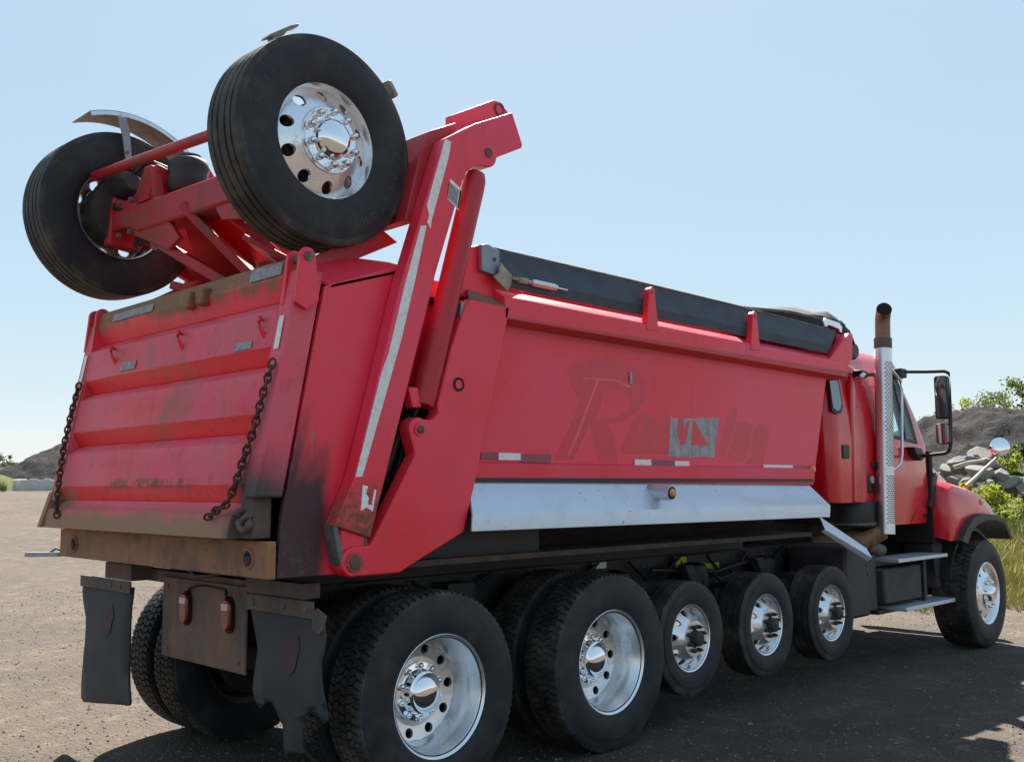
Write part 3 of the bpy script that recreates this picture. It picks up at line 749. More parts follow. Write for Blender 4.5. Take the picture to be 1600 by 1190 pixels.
# tarp side rail (dark) with ridge, cap and uprights
for s_ in (-1, 1):
    pr = [(s_*1.242, 2.682), (s_*1.252, 2.679), (s_*1.254, 2.745), (s_*1.248, 2.752), (s_*1.207, 2.897), (s_*1.197, 2.900), (s_*1.195, 2.892), (s_*1.238, 2.745)]
    def ring(x, dz): return [(x, y, z+dz) for y, z in pr]
    rs = [ring(.42+i*(4.08-.42)/14, -.034*i/14+random.uniform(-.003, .003)) for i in range(15)]
    rs.append([(4.12+(.28*(z-2.665)/.23), y, z-.036) for y, z in pr])
    G().loft(rs).obj('tarp_side_rail', 'tarp', box, smooth=35)
    G().tube([(.42, s_*1.187, 2.905), (1.6, s_*1.187, 2.901), (2.9, s_*1.187, 2.889), (4.3, s_*1.187, 2.868)], .011, 8).obj('tarp_cable', 'worn', box, smooth=60)
    for x in (1.725, 2.965):
        dz = -.034*(x-.42)/3.7
        pl = [(x-.062, 2.575+dz), (x+.072, 2.585+dz), (x+.036, 2.855+dz), (x+.010, 2.868+dz), (x-.016, 2.85+dz)]
        G().prism(pl, 'y', s_*1.25, s_*1.297).obj('tarp_upright', 'paint', box, .005)
        G().lathe([(s_*1.298, .011), (s_*1.302, .008), (s_*1.302, .001)], 12, 'y', (x+.008, 0, 2.83+dz)).obj('bolt', 'worn', box)
    # rear corner: red post, grey bracket, damper
    G().prism([(.135, 2.60), (.228, 2.885), (.28, 2.90), (.33, 2.905), (.42, 2.895), (.60, 2.70), (.68, 2.66), (.60, 2.58)], 'y', s_*1.20, s_*1.12).obj('rear_corner_post', 'paint', box, .006)
    G().add([], []).prism([(.277, 2.755), (.41, 2.735), (.415, 2.885), (.325, 2.91), (.277, 2.90)], 'y', s_*1.203, s_*1.235).obj('tarp_bracket', 'galv', box, .004)
    G().lathe([(s_*1.236, .012), (s_*1.242, .010), (s_*1.242, .001)], 12, 'y', (.375, 0, 2.83)).obj('bolt', 'worn', box)
    G().prism([(.40, 2.815), (.43, 2.79), (.487, 2.752), (.478, 2.70), (.452, 2.655), (.40, 2.69), (.343, 2.726), (.385, 2.752)], 'y', s_*1.25, s_*1.262).obj('damper_plate', 'cream', box, .003)
    G().tube([(.48, s_*1.268, 2.735), (.54, s_*1.268, 2.734)], .009, 8).tube([(.53, s_*1.268, 2.733), (.60, s_*1.268, 2.733)], .017, 10).tube([(.60, s_*1.268, 2.733), (.635, s_*1.268, 2.732)], .012, 10).obj('damper_eye', 'cream', box, smooth=50)
    G().tube([(.635, s_*1.268, 2.732), (.66, s_*1.268, 2.732), (.82, s_*1.268, 2.731), (.845, s_*1.268, 2.731)], [.018, .021, .021, .017], 14).obj('damper_cylinder', 'alu_dull', box, smooth=50)
    G().tube([(.845, s_*1.268, 2.731), (.94, s_*1.268, 2.729)], .005, 8).obj('damper_rod', 'chrome', box, smooth=60)
    # post plates at y 1.20-1.29 (fixed side plate carrying the pivots)
    lobe = arc(-.213, 1.862, .060, 205, 60, 8)
    post = [(.108, 2.534), (.140, 2.573), (.438, 2.560), (.183, 1.63), (.092, 1.342), (-.332, 1.160), (-.58, 1.160)]
    post += arc(-.600, 1.226, .070, 255, 95, 10)
    post += [(-.505, 1.30), (-.44, 1.40), (-.232, 1.735)]
    post += lobe+[(-.138, 1.912), (-.105, 1.922), (-.082, 1.95), (-.087, 1.995), (.009, 2.302)]
    o = G().prism(post, 'y', s_*1.205, s_*1.292).obj('pivot_plate', 'paint', box, .007)
    # sloping dusty ledge on top of the plate
    a = [(.108, s_*1.292, 2.540), (.438, s_*1.292, 2.566), (.54, s_*1.201, 2.618), (.195, s_*1.201, 2.645)]
    a = [(.13, s_*1.292, 2.572), (.440, s_*1.292, 2.566), (.53, s_*1.201, 2.612), (.20, s_*1.201, 2.642)]
    G().add(a+[(x, y*.998, z-.03) for x, y, z in a], [(0, 1, 2, 3), (7, 6, 5, 4)]+[(i, i+4, (i+1) % 4+4, (i+1) % 4) for i in range(4)]).obj('plate_ledge', 'rust_plate', box)
    for (x, z), rr, rm in (((-.209, 1.860), .034, .022), ((-.600, 1.226), .046, .030)):
        G().lathe([(s_*1.29, rr), (s_*1.300, rr), (s_*1.300, rm)], 24, 'y', (x, 0, z)).obj('pivot_boss', 'arm', box, smooth=40)
        G().lathe([(s_*1.29, rm), (s_*1.306, rm*.98), (s_*1.308, rm*.8), (s_*1.308, .001)], 24, 'y', (x, 0, z)).obj('pivot_pin', 'rust_dark', box, smooth=40)
    G().lathe([(s_*1.29, .038), (s_*1.298, .036), (s_*1.298, .026), (s_*1.293, .024)], 24, 'y', (.054, 0, 2.106)).obj('collar_ring', 'hole', box, smooth=40)
    G().lathe([(s_*1.2955, .024), (s_*1.2955, .001)], 20, 'y', (.054, 0, 2.106)).obj('collar_plug', 'arm', box)
    # silver mudguard
    gu = [[(.20, s_*1.204, 1.612), (.115, s_*1.335, 1.435), (.105, s_*1.338, 1.345), (.108, s_*1.325, 1.345), (.118, s_*1.320, 1.430), (.20, s_*1.190, 1.605)],
          [(3.90, s_*1.204, 1.568), (3.895, s_*1.335, 1.414), (3.88, s_*1.338, 1.324), (3.875, s_*1.325, 1.324), (3.89, s_*1.320, 1.410), (3.90, s_*1.190, 1.560)]]
    # front end is cut on a slant
    gu[1][0] = (3.86, s_*1.204, 1.572); gu[1][5] = (3.86, s_*1.190, 1.565); gu[1][1] = (3.94, s_*1.335, 1.414); gu[1][4] = (3.935, s_*1.32, 1.41); gu[1][2] = (3.92, s_*1.338, 1.324); gu[1][3] = (3.915, s_*1.325, 1.324)
    G().loft(gu).obj('mudguard', 'silver', box, .003)
    G().prism([(s_*1.201, 1.60), (s_*1.222, 1.60), (s_*1.222, 1.622), (s_*1.201, 1.622)], 'x', .19, 3.90).obj('mudguard_seal', 'plastic', box)
    rA = [(4.00, s_*1.205, 1.326), (3.985, s_*1.262, 1.222), (3.975, s_*1.235, 1.200), (3.975, s_*1.228, 1.206), (3.985, s_*1.252, 1.228), (4.0, s_*1.207, 1.314)]
    rB = [(4.79, s_*1.205, 1.040), (4.775, s_*1.262, .960), (4.745, s_*1.235, .932), (4.745, s_*1.228, .938), (4.775, s_*1.252, .966), (4.79, s_*1.207, 1.024)]
    G().loft([rA, rB]).obj('mudguard_return', 'silver', box, .002)
    # side marker lamp pod
    G().tube([(1.765, s_*1.22, 1.535), (1.765, s_*1.31, 1.535), (1.765, s_*1.395, 1.530)], [.050, .050, .048], 20).obj('lamp_pod', 'silver', box, smooth=40)
    c0 = Vector((1.765, s_*1.395, 1.530)); d = Vector((0, s_, 0))
    G().tube([c0-d*.01, c0+d*.004], .040, 20).obj('lamp_gasket', 'hole', box, smooth=40)
    G().tube([c0, c0+d*.010, c0+d*.016], [.029, .027, .012], 20).obj('lamp_lens', 'amber', box, smooth=60)
    # tape strips along the lower side
    for x0, x1, z0, z1, mt in ((.294, .426, 1.725, 1.761, 'tape_red'), (.428, .601, 1.724, 1.760, 'tape_white'), (.603, .851, 1.714, 1.756, 'tape_red'),
                               (1.636, 1.808, 1.696, 1.742, 'tape_white'), (1.810, 2.066, 1.695, 1.741, 'tape_red'), (2.068, 2.230, 1.694, 1.738, 'tape_white'),
                               (3.18, 3.61, 1.680, 1.727, 'tape_white'), (3.612, 3.85, 1.680, 1.722, 'tape_red')):
        G().box(x0, x1, s_*1.204, s_*1.2075, z0-.003, z1).obj('reflector', mt, box)
    G().lathe([(s_*1.205, .034), (s_*1.222, .032), (s_*1.230, .02), (s_*1.232, .001)], 20, 'y', (3.905, 0, 1.697)).obj('marker_lamp', 'amber', box, smooth=50)
# ghost lettering left where the old sign was peeled off (near side)
def decal(name, poly, mat, y, hole=None):
    g = G()
    me_pts = [(x, y, z) for x, z in poly]
    bm = bmesh.new()
    vs_ = [bm.verts.new(p) for p in me_pts]; es = [bm.edges.new((vs_[i], vs_[(i+1) % len(vs_)])) for i in range(len(vs_))]
    if hole:
        hv = [bm.verts.new((x, y, z)) for x, z in hole]; es += [bm.edges.new((hv[i], hv[(i+1) % len(hv)])) for i in range(len(hv))]
    bmesh.ops.triangle_fill(bm, use_beauty=True, use_dissolve=False, edges=es)
    bmesh.ops.recalc_face_normals(bm, faces=bm.faces[:])
    me = bpy.data.meshes.new(name); bm.to_mesh(me); bm.free(); me.materials.append(M[mat])
    return link(name, me, box)
R1 = [(1.005, 2.269), (1.13, 2.32), (1.317, 2.355), (1.496, 2.361), (1.665, 2.321), (1.767, 2.249), (1.789, 2.191), (1.754, 2.11), (1.657, 2.036), (1.516, 1.972), (1.381, 1.962), (1.438, 1.874), (1.466, 1.78), (1.471, 1.704), (1.303, 1.721), (1.262, 1.831), (1.21, 1.95), (1.121, 1.828), (1.05, 1.727), (0.877, 1.724), (0.971, 1.851), (1.068, 1.981), (1.119, 2.084), (1.058, 2.163)]
Rc = [(1.364, 2.178), (1.537, 2.17), (1.628, 2.132), (1.611, 2.063), (1.472, 2.004), (1.265, 1.971), (1.31, 2.067)]
decal('ghost_letter', R1, 'ghost_dark', -1.2006, Rc)
for pl in ([(1.156, 2.232), (1.299, 2.237), (1.462, 2.243), (1.615, 2.209), (1.607, 2.194), (1.455, 2.229), (1.299, 2.224), (1.156, 2.221)],
           [(1.277, 2.224), (1.306, 2.226), (1.073, 1.826), (1.017, 1.753), (0.997, 1.753), (1.052, 1.835)]):
    decal('ghost_outline', pl, 'ghost_light', -1.2012)
for pl, h in (([(1.704, 2.039), (1.801, 2.043), (1.84, 2.005), (1.813, 1.935), (1.746, 1.844), (1.712, 1.775), (1.526, 1.772), (1.497, 1.809), (1.575, 1.878), (1.624, 1.967)], [(1.703, 1.98), (1.75, 1.982), (1.717, 1.931), (1.669, 1.92)]),
              ([(1.865, 2.016), (1.982, 2.042), (2.02, 2.035), (2.0, 1.781), (1.776, 1.776), (1.728, 1.78), (1.78, 1.884), (1.847, 1.976)], None),
              ([(2.771, 2.122), (2.821, 2.138), (2.854, 2.116), (2.835, 2.03), (2.739, 1.88), (2.676, 1.782), (2.599, 1.781), (2.622, 1.867), (2.706, 2.01)], None),
              ([(2.855, 2.026), (2.989, 2.038), (3.049, 2.013), (3.015, 1.878), (2.91, 1.743), (2.70, 1.761), (2.768, 1.871)], None),
              ([(3.156, 2.028), (3.329, 2.03), (3.278, 1.919), (3.207, 1.815), (3.178, 1.679), (2.97, 1.688), (2.931, 1.732), (3.037, 1.789), (3.032, 1.878), (3.069, 1.98)], None)):
    decal('ghost_letter', pl, 'ghost_dark', -1.2006, h)
decal('scraped_patch', [(2.042, 2.044), (2.06, 2.02), (2.101, 2.025), (2.30, 2.032), (2.612, 2.05), (2.58, 1.93), (2.56, 1.85), (2.541, 1.769), (2.40, 1.775), (2.25, 1.762), (2.006, 1.766), (2.02, 1.88)], 'patch', -1.2012)
for pl in ([(2.119, 2.03), (2.188, 2.031), (2.182, 1.948), (2.232, 2.012), (2.263, 2.021), (2.199, 1.856), (2.143, 1.842), (2.111, 1.915)], [(2.295, 2.033), (2.479, 1.848), (2.261, 1.847)]):
    decal('ghost_letter', pl, 'ghost_dark', -1.2018)
G().box(1.60, 1.625, -1.2048, -1.207, 2.225, 2.295).obj('paint_scrape', 'patch', box)

# ---- lift arms and trailing axle ---------------------------------------
armp = [(-.048, 3.403), (.178, 3.545), (.44, 3.672), (.465, 3.686), (.548, 3.515), (.540, 3.495), (.345, 3.395)]
armp += arc(.272, 3.392, .068, -5, -80, 6)
armp += [(.225, 3.318), (.17, 3.305), (.115, 3.258), (.085, 3.199), (-.103, 2.669), (-.115, 2.627), (-.505, 1.337), (-.712, 1.398), (-.599, 1.624), (-.327, 2.597)]
for s_ in (-1, 1):
    G().prism(armp, 'y', s_*1.203, s_*1.290).obj('lift_arm', 'arm', tagx, .006)
    # thin front flange and the arm's knuckle
    G().prism([(-.665, 1.385), (-.505, 1.337), (-.50, 1.27), (-.60, 1.23), (-.66, 1.27)], 'y', s_*1.21, s_*1.27).obj('arm_knuckle', 'paint', tagx, .008)
    G().prism([(-.715, 1.40), (-.690, 1.40), (-.640, 1.22), (-.60, 1.175), (-.64, 1.17), (-.675, 1.22)], 'y', s_*1.202, s_*1.285).obj('wear_strip', 'worn', tagx, .004)
    G().tube([(-.525, s_*1.255, 1.27), (-.52, s_*1.255, 1.345)], .018, 12).obj('stop_bolt', 'worn', tagx, smooth=40)
    # inner hook plate rising above
    hk = [(.142, 3.50), (.142, 3.625), (.48, 3.81), (.52, 3.815), (.60, 3.775), (.61, 3.72), (.50, 3.55), (.30, 3.45)]
    G().prism(hk, 'y', s_*1.12, s_*1.08).obj('hook_plate', 'arm', tagx, .006)
    G().lathe([(s_*1.12, .042), (s_*1.128, .040), (s_*1.128, .028), (s_*1.122, .026)], 20, 'y', (.526, 0, 3.765)).obj('pin_ring', 'rust_dark', tagx, smooth=40)
    G().lathe([(s_*1.1225, .026), (s_*1.1225, .001)], 20, 'y', (.526, 0, 3.765)).obj('pin_end', 'arm', tagx)
    G().lathe([(s_*1.289, .028), (s_*1.297, .026), (s_*1.297, .001)], 20, 'y', (.275, 0, 3.404)).obj('cylinder_pin', 'rust_dark', tagx, smooth=40)
    # hydraulic lift cylinder, red barrel
    ct, cb = Vector((.232, s_*1.238, 3.285)), Vector((-.165, s_*1.238, 1.93)); d = (ct-cb).normalized()
    G().tube([cb+d*.06, cb+d*.10, ct-d*.09, ct-d*.04, ct], [.058, .064, .064, .062, .05], 22).obj('cylinder_barrel', 'paint_low', tagx, smooth=40)
    G().prism([(-.262, 2.075), (-.20, 2.075), (-.175, 1.975), (-.235, 1.97)], 'y', s_*1.21, s_*1.27).obj('cylinder_port', 'paint', tagx, .006)
    G().tube([(-.20, s_*1.20, 1.93), (-.26, s_*1.17, 1.80), (-.30, s_*1.15, 1.66), (-.36, s_*1.13, 1.55)], .020, 10).tube([(-.12, s_*1.18, 2.0), (-.18, s_*1.14, 1.82), (-.22, s_*1.12, 1.62)], .016, 10).obj('hydraulic_hose', 'airbag', tagx, smooth=60)
    G().prism([(.085, 2.545), (.145, 2.56), (.13, 2.44), (.075, 2.43)], 'y', s_*1.21, s_*1.28).obj('bump_stop', 'galv', tagx, .004)
    # white tape down the arm
    tp = [(-.045, 3.395), (-.030, 3.402), (.0, 3.396), (-.02, 3.30), (-.134, 2.945), (-.140, 2.90), (-.163, 2.93), (-.150, 2.97), (-.166, 3.02)]
    tp2 = [(-.205, 2.905), (-.168, 2.912), (-.244, 2.608), (-.33, 2.30), (-.37, 2.18), (-.558, 1.626), (-.598, 1.624), (-.45, 2.13), (-.41, 2.22), (-.303, 2.60)]
    G().prism(tp, 'y', s_*1.290, s_*1.2925).obj('reflective_tape', 'tape_white', tagx)
    G().prism(tp2, 'y', s_*1.290, s_*1.2925).obj('reflective_tape', 'tape_white', tagx)
# warning sticker with lines of print on the near arm
G().prism([(-.005, 3.195), (.075, 3.155), (.055, 3.035), (-.028, 3.085)], 'y', -1.290, -1.2925).obj('warning_sticker', 'white', tagx)
for k in range(9):
    t = k/9; x = -.012+.07*t; z = 3.178-.035*t
    G().prism([(x, z), (x+.004, z-.002), (x-.012, z-.092), (x-.016, z-.09)], 'y', -1.2925, -1.2935).obj('sticker_print', 'print', tagx)
G().prism([(.062, 3.150), (.074, 3.144), (.055, 3.042), (.044, 3.048)], 'y', -1.2925, -1.2935).obj('sticker_print', 'print', tagx)
# torn white sticker lower down
G().prism([(-.555, 1.585), (-.525, 1.580), (-.535, 1.545), (-.500, 1.50), (-.485, 1.565), (-.475, 1.56), (-.495, 1.46), (-.53, 1.48), (-.565, 1.465)], 'y', -1.290, -1.2925).obj('torn_sticker', 'white', tagx)
G().prism([(-.515, 1.535), (-.505, 1.535), (-.500, 1.49), (-.525, 1.495)], 'y', -1.2925, -1.2935).obj('torn_hole', 'arm', tagx)
# cross box between the arms, behind the wheels
G().prism([(-.13, 3.34), (-.06, 3.47), (.12, 3.56), (.10, 3.20), (-.18, 2.94), (-.235, 2.95)], 'y', -1.20, 1.20).obj('cross_box', 'axle', tagx, .008)
for s_ in (-1, 1):
    G().prism([(-.62, 3.22), (-.60, 3.40), (-.05, 3.49), (.14, 3.52), (-.02, 3.08), (-.16, 2.94), (-.45, 3.05)], 'y', s_*1.16, s_*1.10).obj('frame_plate', 'axle', tagx, .008) if s_ > 0 else None
    G().prism([(-.55, 3.22), (-.35, 3.45), (-.06, 3.475), (-.16, 2.945), (-.32, 2.90), (-.50, 3.05)], 'y', s_*.80, s_*.74).obj('frame_plate', 'axle', tagx, .008)
    # pointed stiffener seen above the frame beside the wheel
    G().prism([(-.33, 3.42), (-.30, 3.72), (-.285, 3.74), (-.10, 3.50), (.02, 3.47), (-.10, 3.42)], 'y', s_*.88, s_*.85).obj('stiffener', 'axle', tagx, .004)
    G().prism([(-.80, 2.64), (-.30, 2.93), (-.17, 2.865), (-.50, 2.70), (-.74, 2.60)], 'y', s_*1.06, s_*1.02).obj('stay', 'axle', tagx, .004)
# axle beam with kingpin yokes
def axp(y, dx=0., dz=0.):
    t = (y-TN.y)/(TF.y-TN.y); p = TN.lerp(TF, t); return Vector((p.x+dx, y, p.z+dz))
sec = [(-.085, -.10), (.085, -.10), (.085, .07), (-.085, .07)]
rs = []
for y, dz in ((-.86, -.04), (-.62, -.04), (-.50, -.10), (.58, -.10), (.72, -.05), (.92, -.05)):
    c = axp(y, -.03, dz); rs.append([(c.x+a, c.y, c.z+b) for a, b in sec])
G().loft(rs).obj('axle_beam', 'axle', tagx, .014)
for y0, y1 in ((.58, .98), (-.92, -.58)):
    c = axp((y0+y1)/2, -.045, -.06)
    G().prism([(c.x-.095, c.z-.17), (c.x+.07, c.z-.19), (c.x+.10, c.z+.12), (c.x-.07, c.z+.14)], 'y', (.90 if y0 > 0 else -.92), (.975 if y0 > 0 else -.86)).obj('kingpin_yoke', 'axle', tagx, .015)
# gusset wings below the beam, dirty
for pts in ([(.80, -.12), (.28, -.14), (.10, -.31), (.22, -.36), (.62, -.22)], [(-.20, -.12), (-.55, -.14), (-.72, -.20), (-.60, -.32), (-.34, -.28)]):
    l = [axp(y, -.10, dz) for y, dz in pts]; n_ = len(l)
    G().add([tuple(p) for p in l]+[(p.x+.03, p.y, p.z) for p in l], [tuple(range(n_)), tuple(range(2*n_-1, n_-1, -1))]+[(i, (i+1) % n_, (i+1) % n_+n_, i+n_) for i in range(n_)]).obj('gusset', 'axle', tagx, .005)
# trailing link plates running down and forward from the beam to the box top
def slab(p, q, w_, h, name, mat='axle', bev=.006, upv=(0, 0, 1)): return G().bar(p, q, w_, h, upv).obj(name, mat, tagx, bev)
slab((-.74, .13, 3.16), (-.48, -.16, 2.76), .34, .05, 'link_plate')
slab((-.66, .02, 3.14), (-.34, .30, 2.74), .36, .05, 'link_plate')
slab((-.70, -.22, 3.10), (-.42, -.50, 2.74), .20, .06, 'link_plate')
slab((-.80, .34, 2.99), (-.62, -.14, 2.70), .06, .06, 'link_rod')
slab((-.60, -.34, 2.90), (-.34, -.62, 2.70), .44, .03, 'link_plate')
slab((-.50, .62, 2.80), (-.30, .30, 2.70), .40, .05, 'link_plate')
G().tube([(-.79, .42, 3.00), (-.82, .40, 3.00)], .035, 14).obj('link_bolt', 'axle', tagx, smooth=40)
G().tube([(-.70, -.30, 3.02), (-.62, -.52, 3.00)], .014, 10).obj('shock_rod', 'alu_dull', tagx, smooth=50)
G().tube([(-.62, -.42, 3.00), (-.56, -.70, 2.97)], .045, 14).obj('shock_body', 'rust_dark', tagx, smooth=50)
# tie rod and its ends
G().tube([(-.95, 1.26, 3.540), (-.95, .4, 3.476), (-.93, -.95, 3.385)], .030, 16).obj('tie_rod', 'axle', tagx, smooth=40)
for y, z in ((1.27, 3.545), (-.96, 3.385)):
    G().tube([(-.955, y, z-.055), (-.95, y, z), (-.945, y, z+.04)], [.035, .05, .03], 14).obj('tie_rod_end', 'axle', tagx, smooth=50)
    G().bar((-.95, y, z-.05), (-.80, y-.12*(1 if y > 0 else -1), z-.16), .05, .06).obj('steering_arm', 'rust_dark', tagx, .008)
# brake chambers, air bags, red mount
G().tube([(-.84, 1.16, 3.46), (-.82, 1.02, 3.47), (-.80, .88, 3.475), (-.79, .80, 3.475)], [.055, .085, .085, .05], 18).obj('brake_chamber', 'frame', tagx, smooth=50)
G().tube([(-.84, -1.0, 3.40), (-.82, -.88, 3.41), (-.80, -.74, 3.415)], [.055, .085, .06], 18).obj('brake_chamber', 'frame', tagx, smooth=50)
for y in (.42, -.30):
    c = axp(y, .12, .10)
    G().lathe([(c.z-.06, .08), (c.z-.05, .11), (c.z+.00, .125), (c.z+.05, .118), (c.z+.06, .112), (c.z+.10, .125), (c.z+.15, .112), (c.z+.17, .07), (c.z+.17, .001)], 28, 'z', (c.x, c.y, 0)).obj('air_bag', 'airbag', tagx, smooth=50)
    G().lathe([(c.z+.172, .075), (c.z+.185, .073), (c.z+.185, .001)], 24, 'z', (c.x, c.y, 0)).obj('air_bag_plate', 'rust_dark', tagx, smooth=40)
c = axp(.56, -.02, 0)
G().prism([(c.x-.08, c.z-.02), (c.x+.10, c.z+.02), (c.x+.06, c.z+.20), (c.x-.02, c.z+.22)], 'y', .50, .62).obj('air_bag_mount', 'axle', tagx, .008)
G().prism([(.44, c.z-.02), (.80, c.z-.02), (.60, c.z+.21), (.52, c.z+.21)], 'x', c.x-.05, c.x+.02).obj('air_bag_mount', 'axle', tagx, .008)
G().tube([(-.80, .86, 3.50), (-.74, .70, 3.60), (-.66, .55, 3.52), (-.62, .50, 3.34), (-.60, .35, 3.22)], .013, 8).obj('air_hose', 'airbag', tagx, smooth=60)
G().tube([(-.82, .98, 3.40), (-.88, .86, 3.30), (-.84, .70, 3.26), (-.72, .40, 3.20), (-.66, .1, 3.14)], .011, 8).obj('air_hose', 'airbag', tagx, smooth=60)
G().tube([(-.70, -.10, 3.40), (-.64, -.22, 3.50), (-.56, -.30, 3.42), (-.50, -.34, 3.20)], .012, 8).obj('air_hose', 'airbag', tagx, smooth=60)
for y in (.66, .80, -.68):
    for dz in (.06, -.14):
        c_ = axp(y, -.118, -.05+dz)
        G().lathe([(c_.x+.012, .016), (c_.x-.010, .015), (c_.x-.010, .001)], 6, 'x', (0, c_.y, c_.z)).obj('bolt', 'worn', tagx)
# aluminium quarter fender over the far trailing wheel
a0, a1 = 112, 44
ri = [(TF.x+.645*math.cos(R_(a)), TF.z+.645*math.sin(R_(a))) for a in range(a0, a1-1, -4)]
ro = [(TF.x+.652*math.cos(R_(a)), TF.z+.652*math.sin(R_(a))) for a in range(a0, a1-1, -4)]
G().prism(ri+ro[::-1], 'y', .96, 1.24).obj('quarter_fender', 'fender_alu', tagx, smooth=30)
G().prism([(p[0], p[1]-.0) for p in ri]+[(p[0]*.0+TF.x+.62*math.cos(R_(a)), TF.z+.62*math.sin(R_(a))) for p, a in list(zip(ri, range(a0, a1-1, -4)))[::-1]], 'y', .952, .960).obj('fender_lip', 'alu_dull', tagx)
G().prism([(-.845, 3.925), (-.79, 3.925), (-.765, 3.85), (-.735, 3.60), (-.775, 3.60), (-.815, 3.83)], 'y', .932, .950).obj('fender_strap', 'galv', tagx, .003)
G().lathe([(.931, .012), (.925, .010), (.925, .001)], 12, 'y', (-.775, 0, 3.70)).obj('bolt', 'worn', tagx)
# fender brackets of the near trailing wheel showing past the tyre
G().prism([(-.955, 3.755), (-.945, 3.775), (-.82, 3.865), (-.775, 3.89), (-.78, 3.87), (-.83, 3.845), (-.86, 3.80), (-.92, 3.775)], 'y', -1.02, -.955).obj('fender_bracket', 'fender_alu', tagx, .003)
G().prism([(-.245, 3.735), (-.222, 3.742), (-.172, 3.675), (-.19, 3.655)], 'y', -1.06, -1.0).obj('fender_bracket', 'fender_alu', tagx, .003)
for q in ((-.88, 3.80), (-.21, 3.70)):
    G().bar((q[0], -.93, q[1]), (TN.x+(q[0]-TN.x)*.35, -.86, TN.z+.18), .035, .008).obj('fender_bracket_stay', 'galv', tagx)
# thin bar sticking out past the far side
G().bar((-.985, 1.19, 1.176), (-.985, 1.74, 1.150), .045, .028).obj('side_bar', 'galv', truck, .003)
G().tube([(-.985, 1.20, 1.20), (-.985, 1.28, 1.205), (-.985, 1.36, 1.18), (-.985, 1.42, 1.168)], .007, 8).obj('side_bar_cable', 'plastic', truck, smooth=60)

# ---- chassis -----------------------------------------------------------
def cb(name, *a, mat='frame', bev=.006): return G().box(*a).obj(name, mat, chas, bev)
for s_ in (-1, 1):
    cb('frame_rail', -.60, 8.0, s_*.38, s_*.46, .78, 1.04)
    cb('subframe_rail', -.62, 4.0, s_*.40, s_*.50, 1.045, 1.145)
    cb('spring_hanger', .58, .80, s_*.47, s_*.62, .55, 1.0)
    G().prism([(-.55, .62), (-.35, .74), (.68, .66), (1.72, .74), (1.92, .62), (1.72, .60), (.68, .54), (-.35, .60)], 'y', s_*.50, s_*.58).obj('leaf_spring', 'frame', chas, .006)
    for x in XL:
        G().lathe([(.62, .06), (.64, .10), (.80, .115), (.96, .10), (.98, .05)], 18, 'z', (x-.12, s_*.58, 0)).obj('air_spring', 'airbag', chas, smooth=50)
        G().prism([(x-.40, .98), (x-.30, .98), (x-.02, .62), (x+.05, .52), (x-.06, .50), (x-.16, .60)], 'y', s_*.62, s_*.70).obj('trailing_arm', 'frame', chas, .01)
        G().tube([(x-.05, s_*.72, .66), (x-.02, s_*.72, .78)], .07, 14).obj('brake_chamber', 'frame', chas, smooth=50)
    # black tank and boxes behind and under the cab
    cb('hydraulic_tank', 4.62, 5.06, s_*.55, s_*1.10, .44, 1.06, bev=.03)
    cb('side_bracket', 5.07, 5.35, s_*.60, s_*1.02, .46, .95, bev=.01)
    cb('battery_box', 5.42, 6.22, s_*.55, s_*1.06, .50, .815, mat='darkbox', bev=.02)
    cb('step_frame', 5.40, 6.68, s_*.55, s_*.98, .83, .87)
    cb('step_frame', 5.45, 6.70, s_*.55, s_*.98, .40, .44)
    cb('step_side', 6.30, 6.36, s_*.60, s_*1.05, .42, .90)
    for x0, x1, z0, z1 in ((5.50, 6.60, .872, .905), (5.62, 6.735, .428, .465)):
        G().box(x0, x1, s_*.86, s_*1.165, z0, z1).obj('step_tread', 'silver', chas, .004)
    for z in (.88, .80):
        G().lathe([(s_*1.102, .014), (s_*1.11, .012), (s_*1.11, .001)], 10, 'y', (5.0 if z > .85 else 5.03, 0, z)).obj('bolt', 'worn', chas)
for s_ in (-1, 1):
    for k in range(34):
        x = -.45+k*.155
        for z in ((.84, .98) if k % 3 else (.91,)):
            G().lathe([(s_*.460, .013), (s_*.468, .012), (s_*.468, .001)], 6, 'y', (x, 0, z)).obj('frame_bolt', 'rust_dark', chas)
    for x0, x1, z in ((1.95, 2.62, .70), (4.45, 4.60, .72)):
        G().tube([(x0, s_*.62, z), (x0+.03, s_*.62, z), (x1-.03, s_*.62, z), (x1, s_*.62, z)], [.06, .11, .11, .06], 18).obj('air_reservoir', 'frame', chas, smooth=40)
    for k, x in enumerate((.70, 1.75, 2.75, 3.75, 4.3)):
        G().tube([(x-.3, s_*.50, 1.02), (x-.15, s_*.54, .92-.02*k), (x+.05, s_*.56, .90), (x+.22, s_*.52, .98), (x+.35, s_*.50, 1.03)], .012, 6).obj('brake_hose', 'airbag', chas, smooth=60)
cb('axle_tube', -.07, .07, -.60, .60, .45, .59); cb('axle_tube', X2-.07, X2+.07, -.60, .60, .45, .59)
for x in (0, X2): G().lathe([(-.22, .10), (-.14, .20), (0, .235), (.14, .20), (.22, .10)], 24, 'y', (x, .0, .52)).obj('differential', 'frame', chas, smooth=50)
for k, x in enumerate(XL): G().tube([(x, -.98, .552), (x, .98, .552)], .055, 14).obj('axle_tube', 'frame', chas, smooth=40)
G().tube([(XS, -.95, ZS), (XS, .95, ZS)], .06, 14).obj('axle_tube', 'frame', chas, smooth=40)
for x in (-.55, .68, 1.9, 2.8, 3.8, 5.2, 6.6): cb('cross_member', x-.05, x+.05, -.40, .40, .80, 1.0)
G().tube([(.2, 0, .60), (1.2, 0, .62)], .05, 12).tube([(1.55, 0, .62), (5.4, 0, .72)], .055, 12).obj('drive_shaft', 'frame', chas, smooth=40)
cb('air_tank', 1.9, 2.0, -.3, .3, .6, .7)
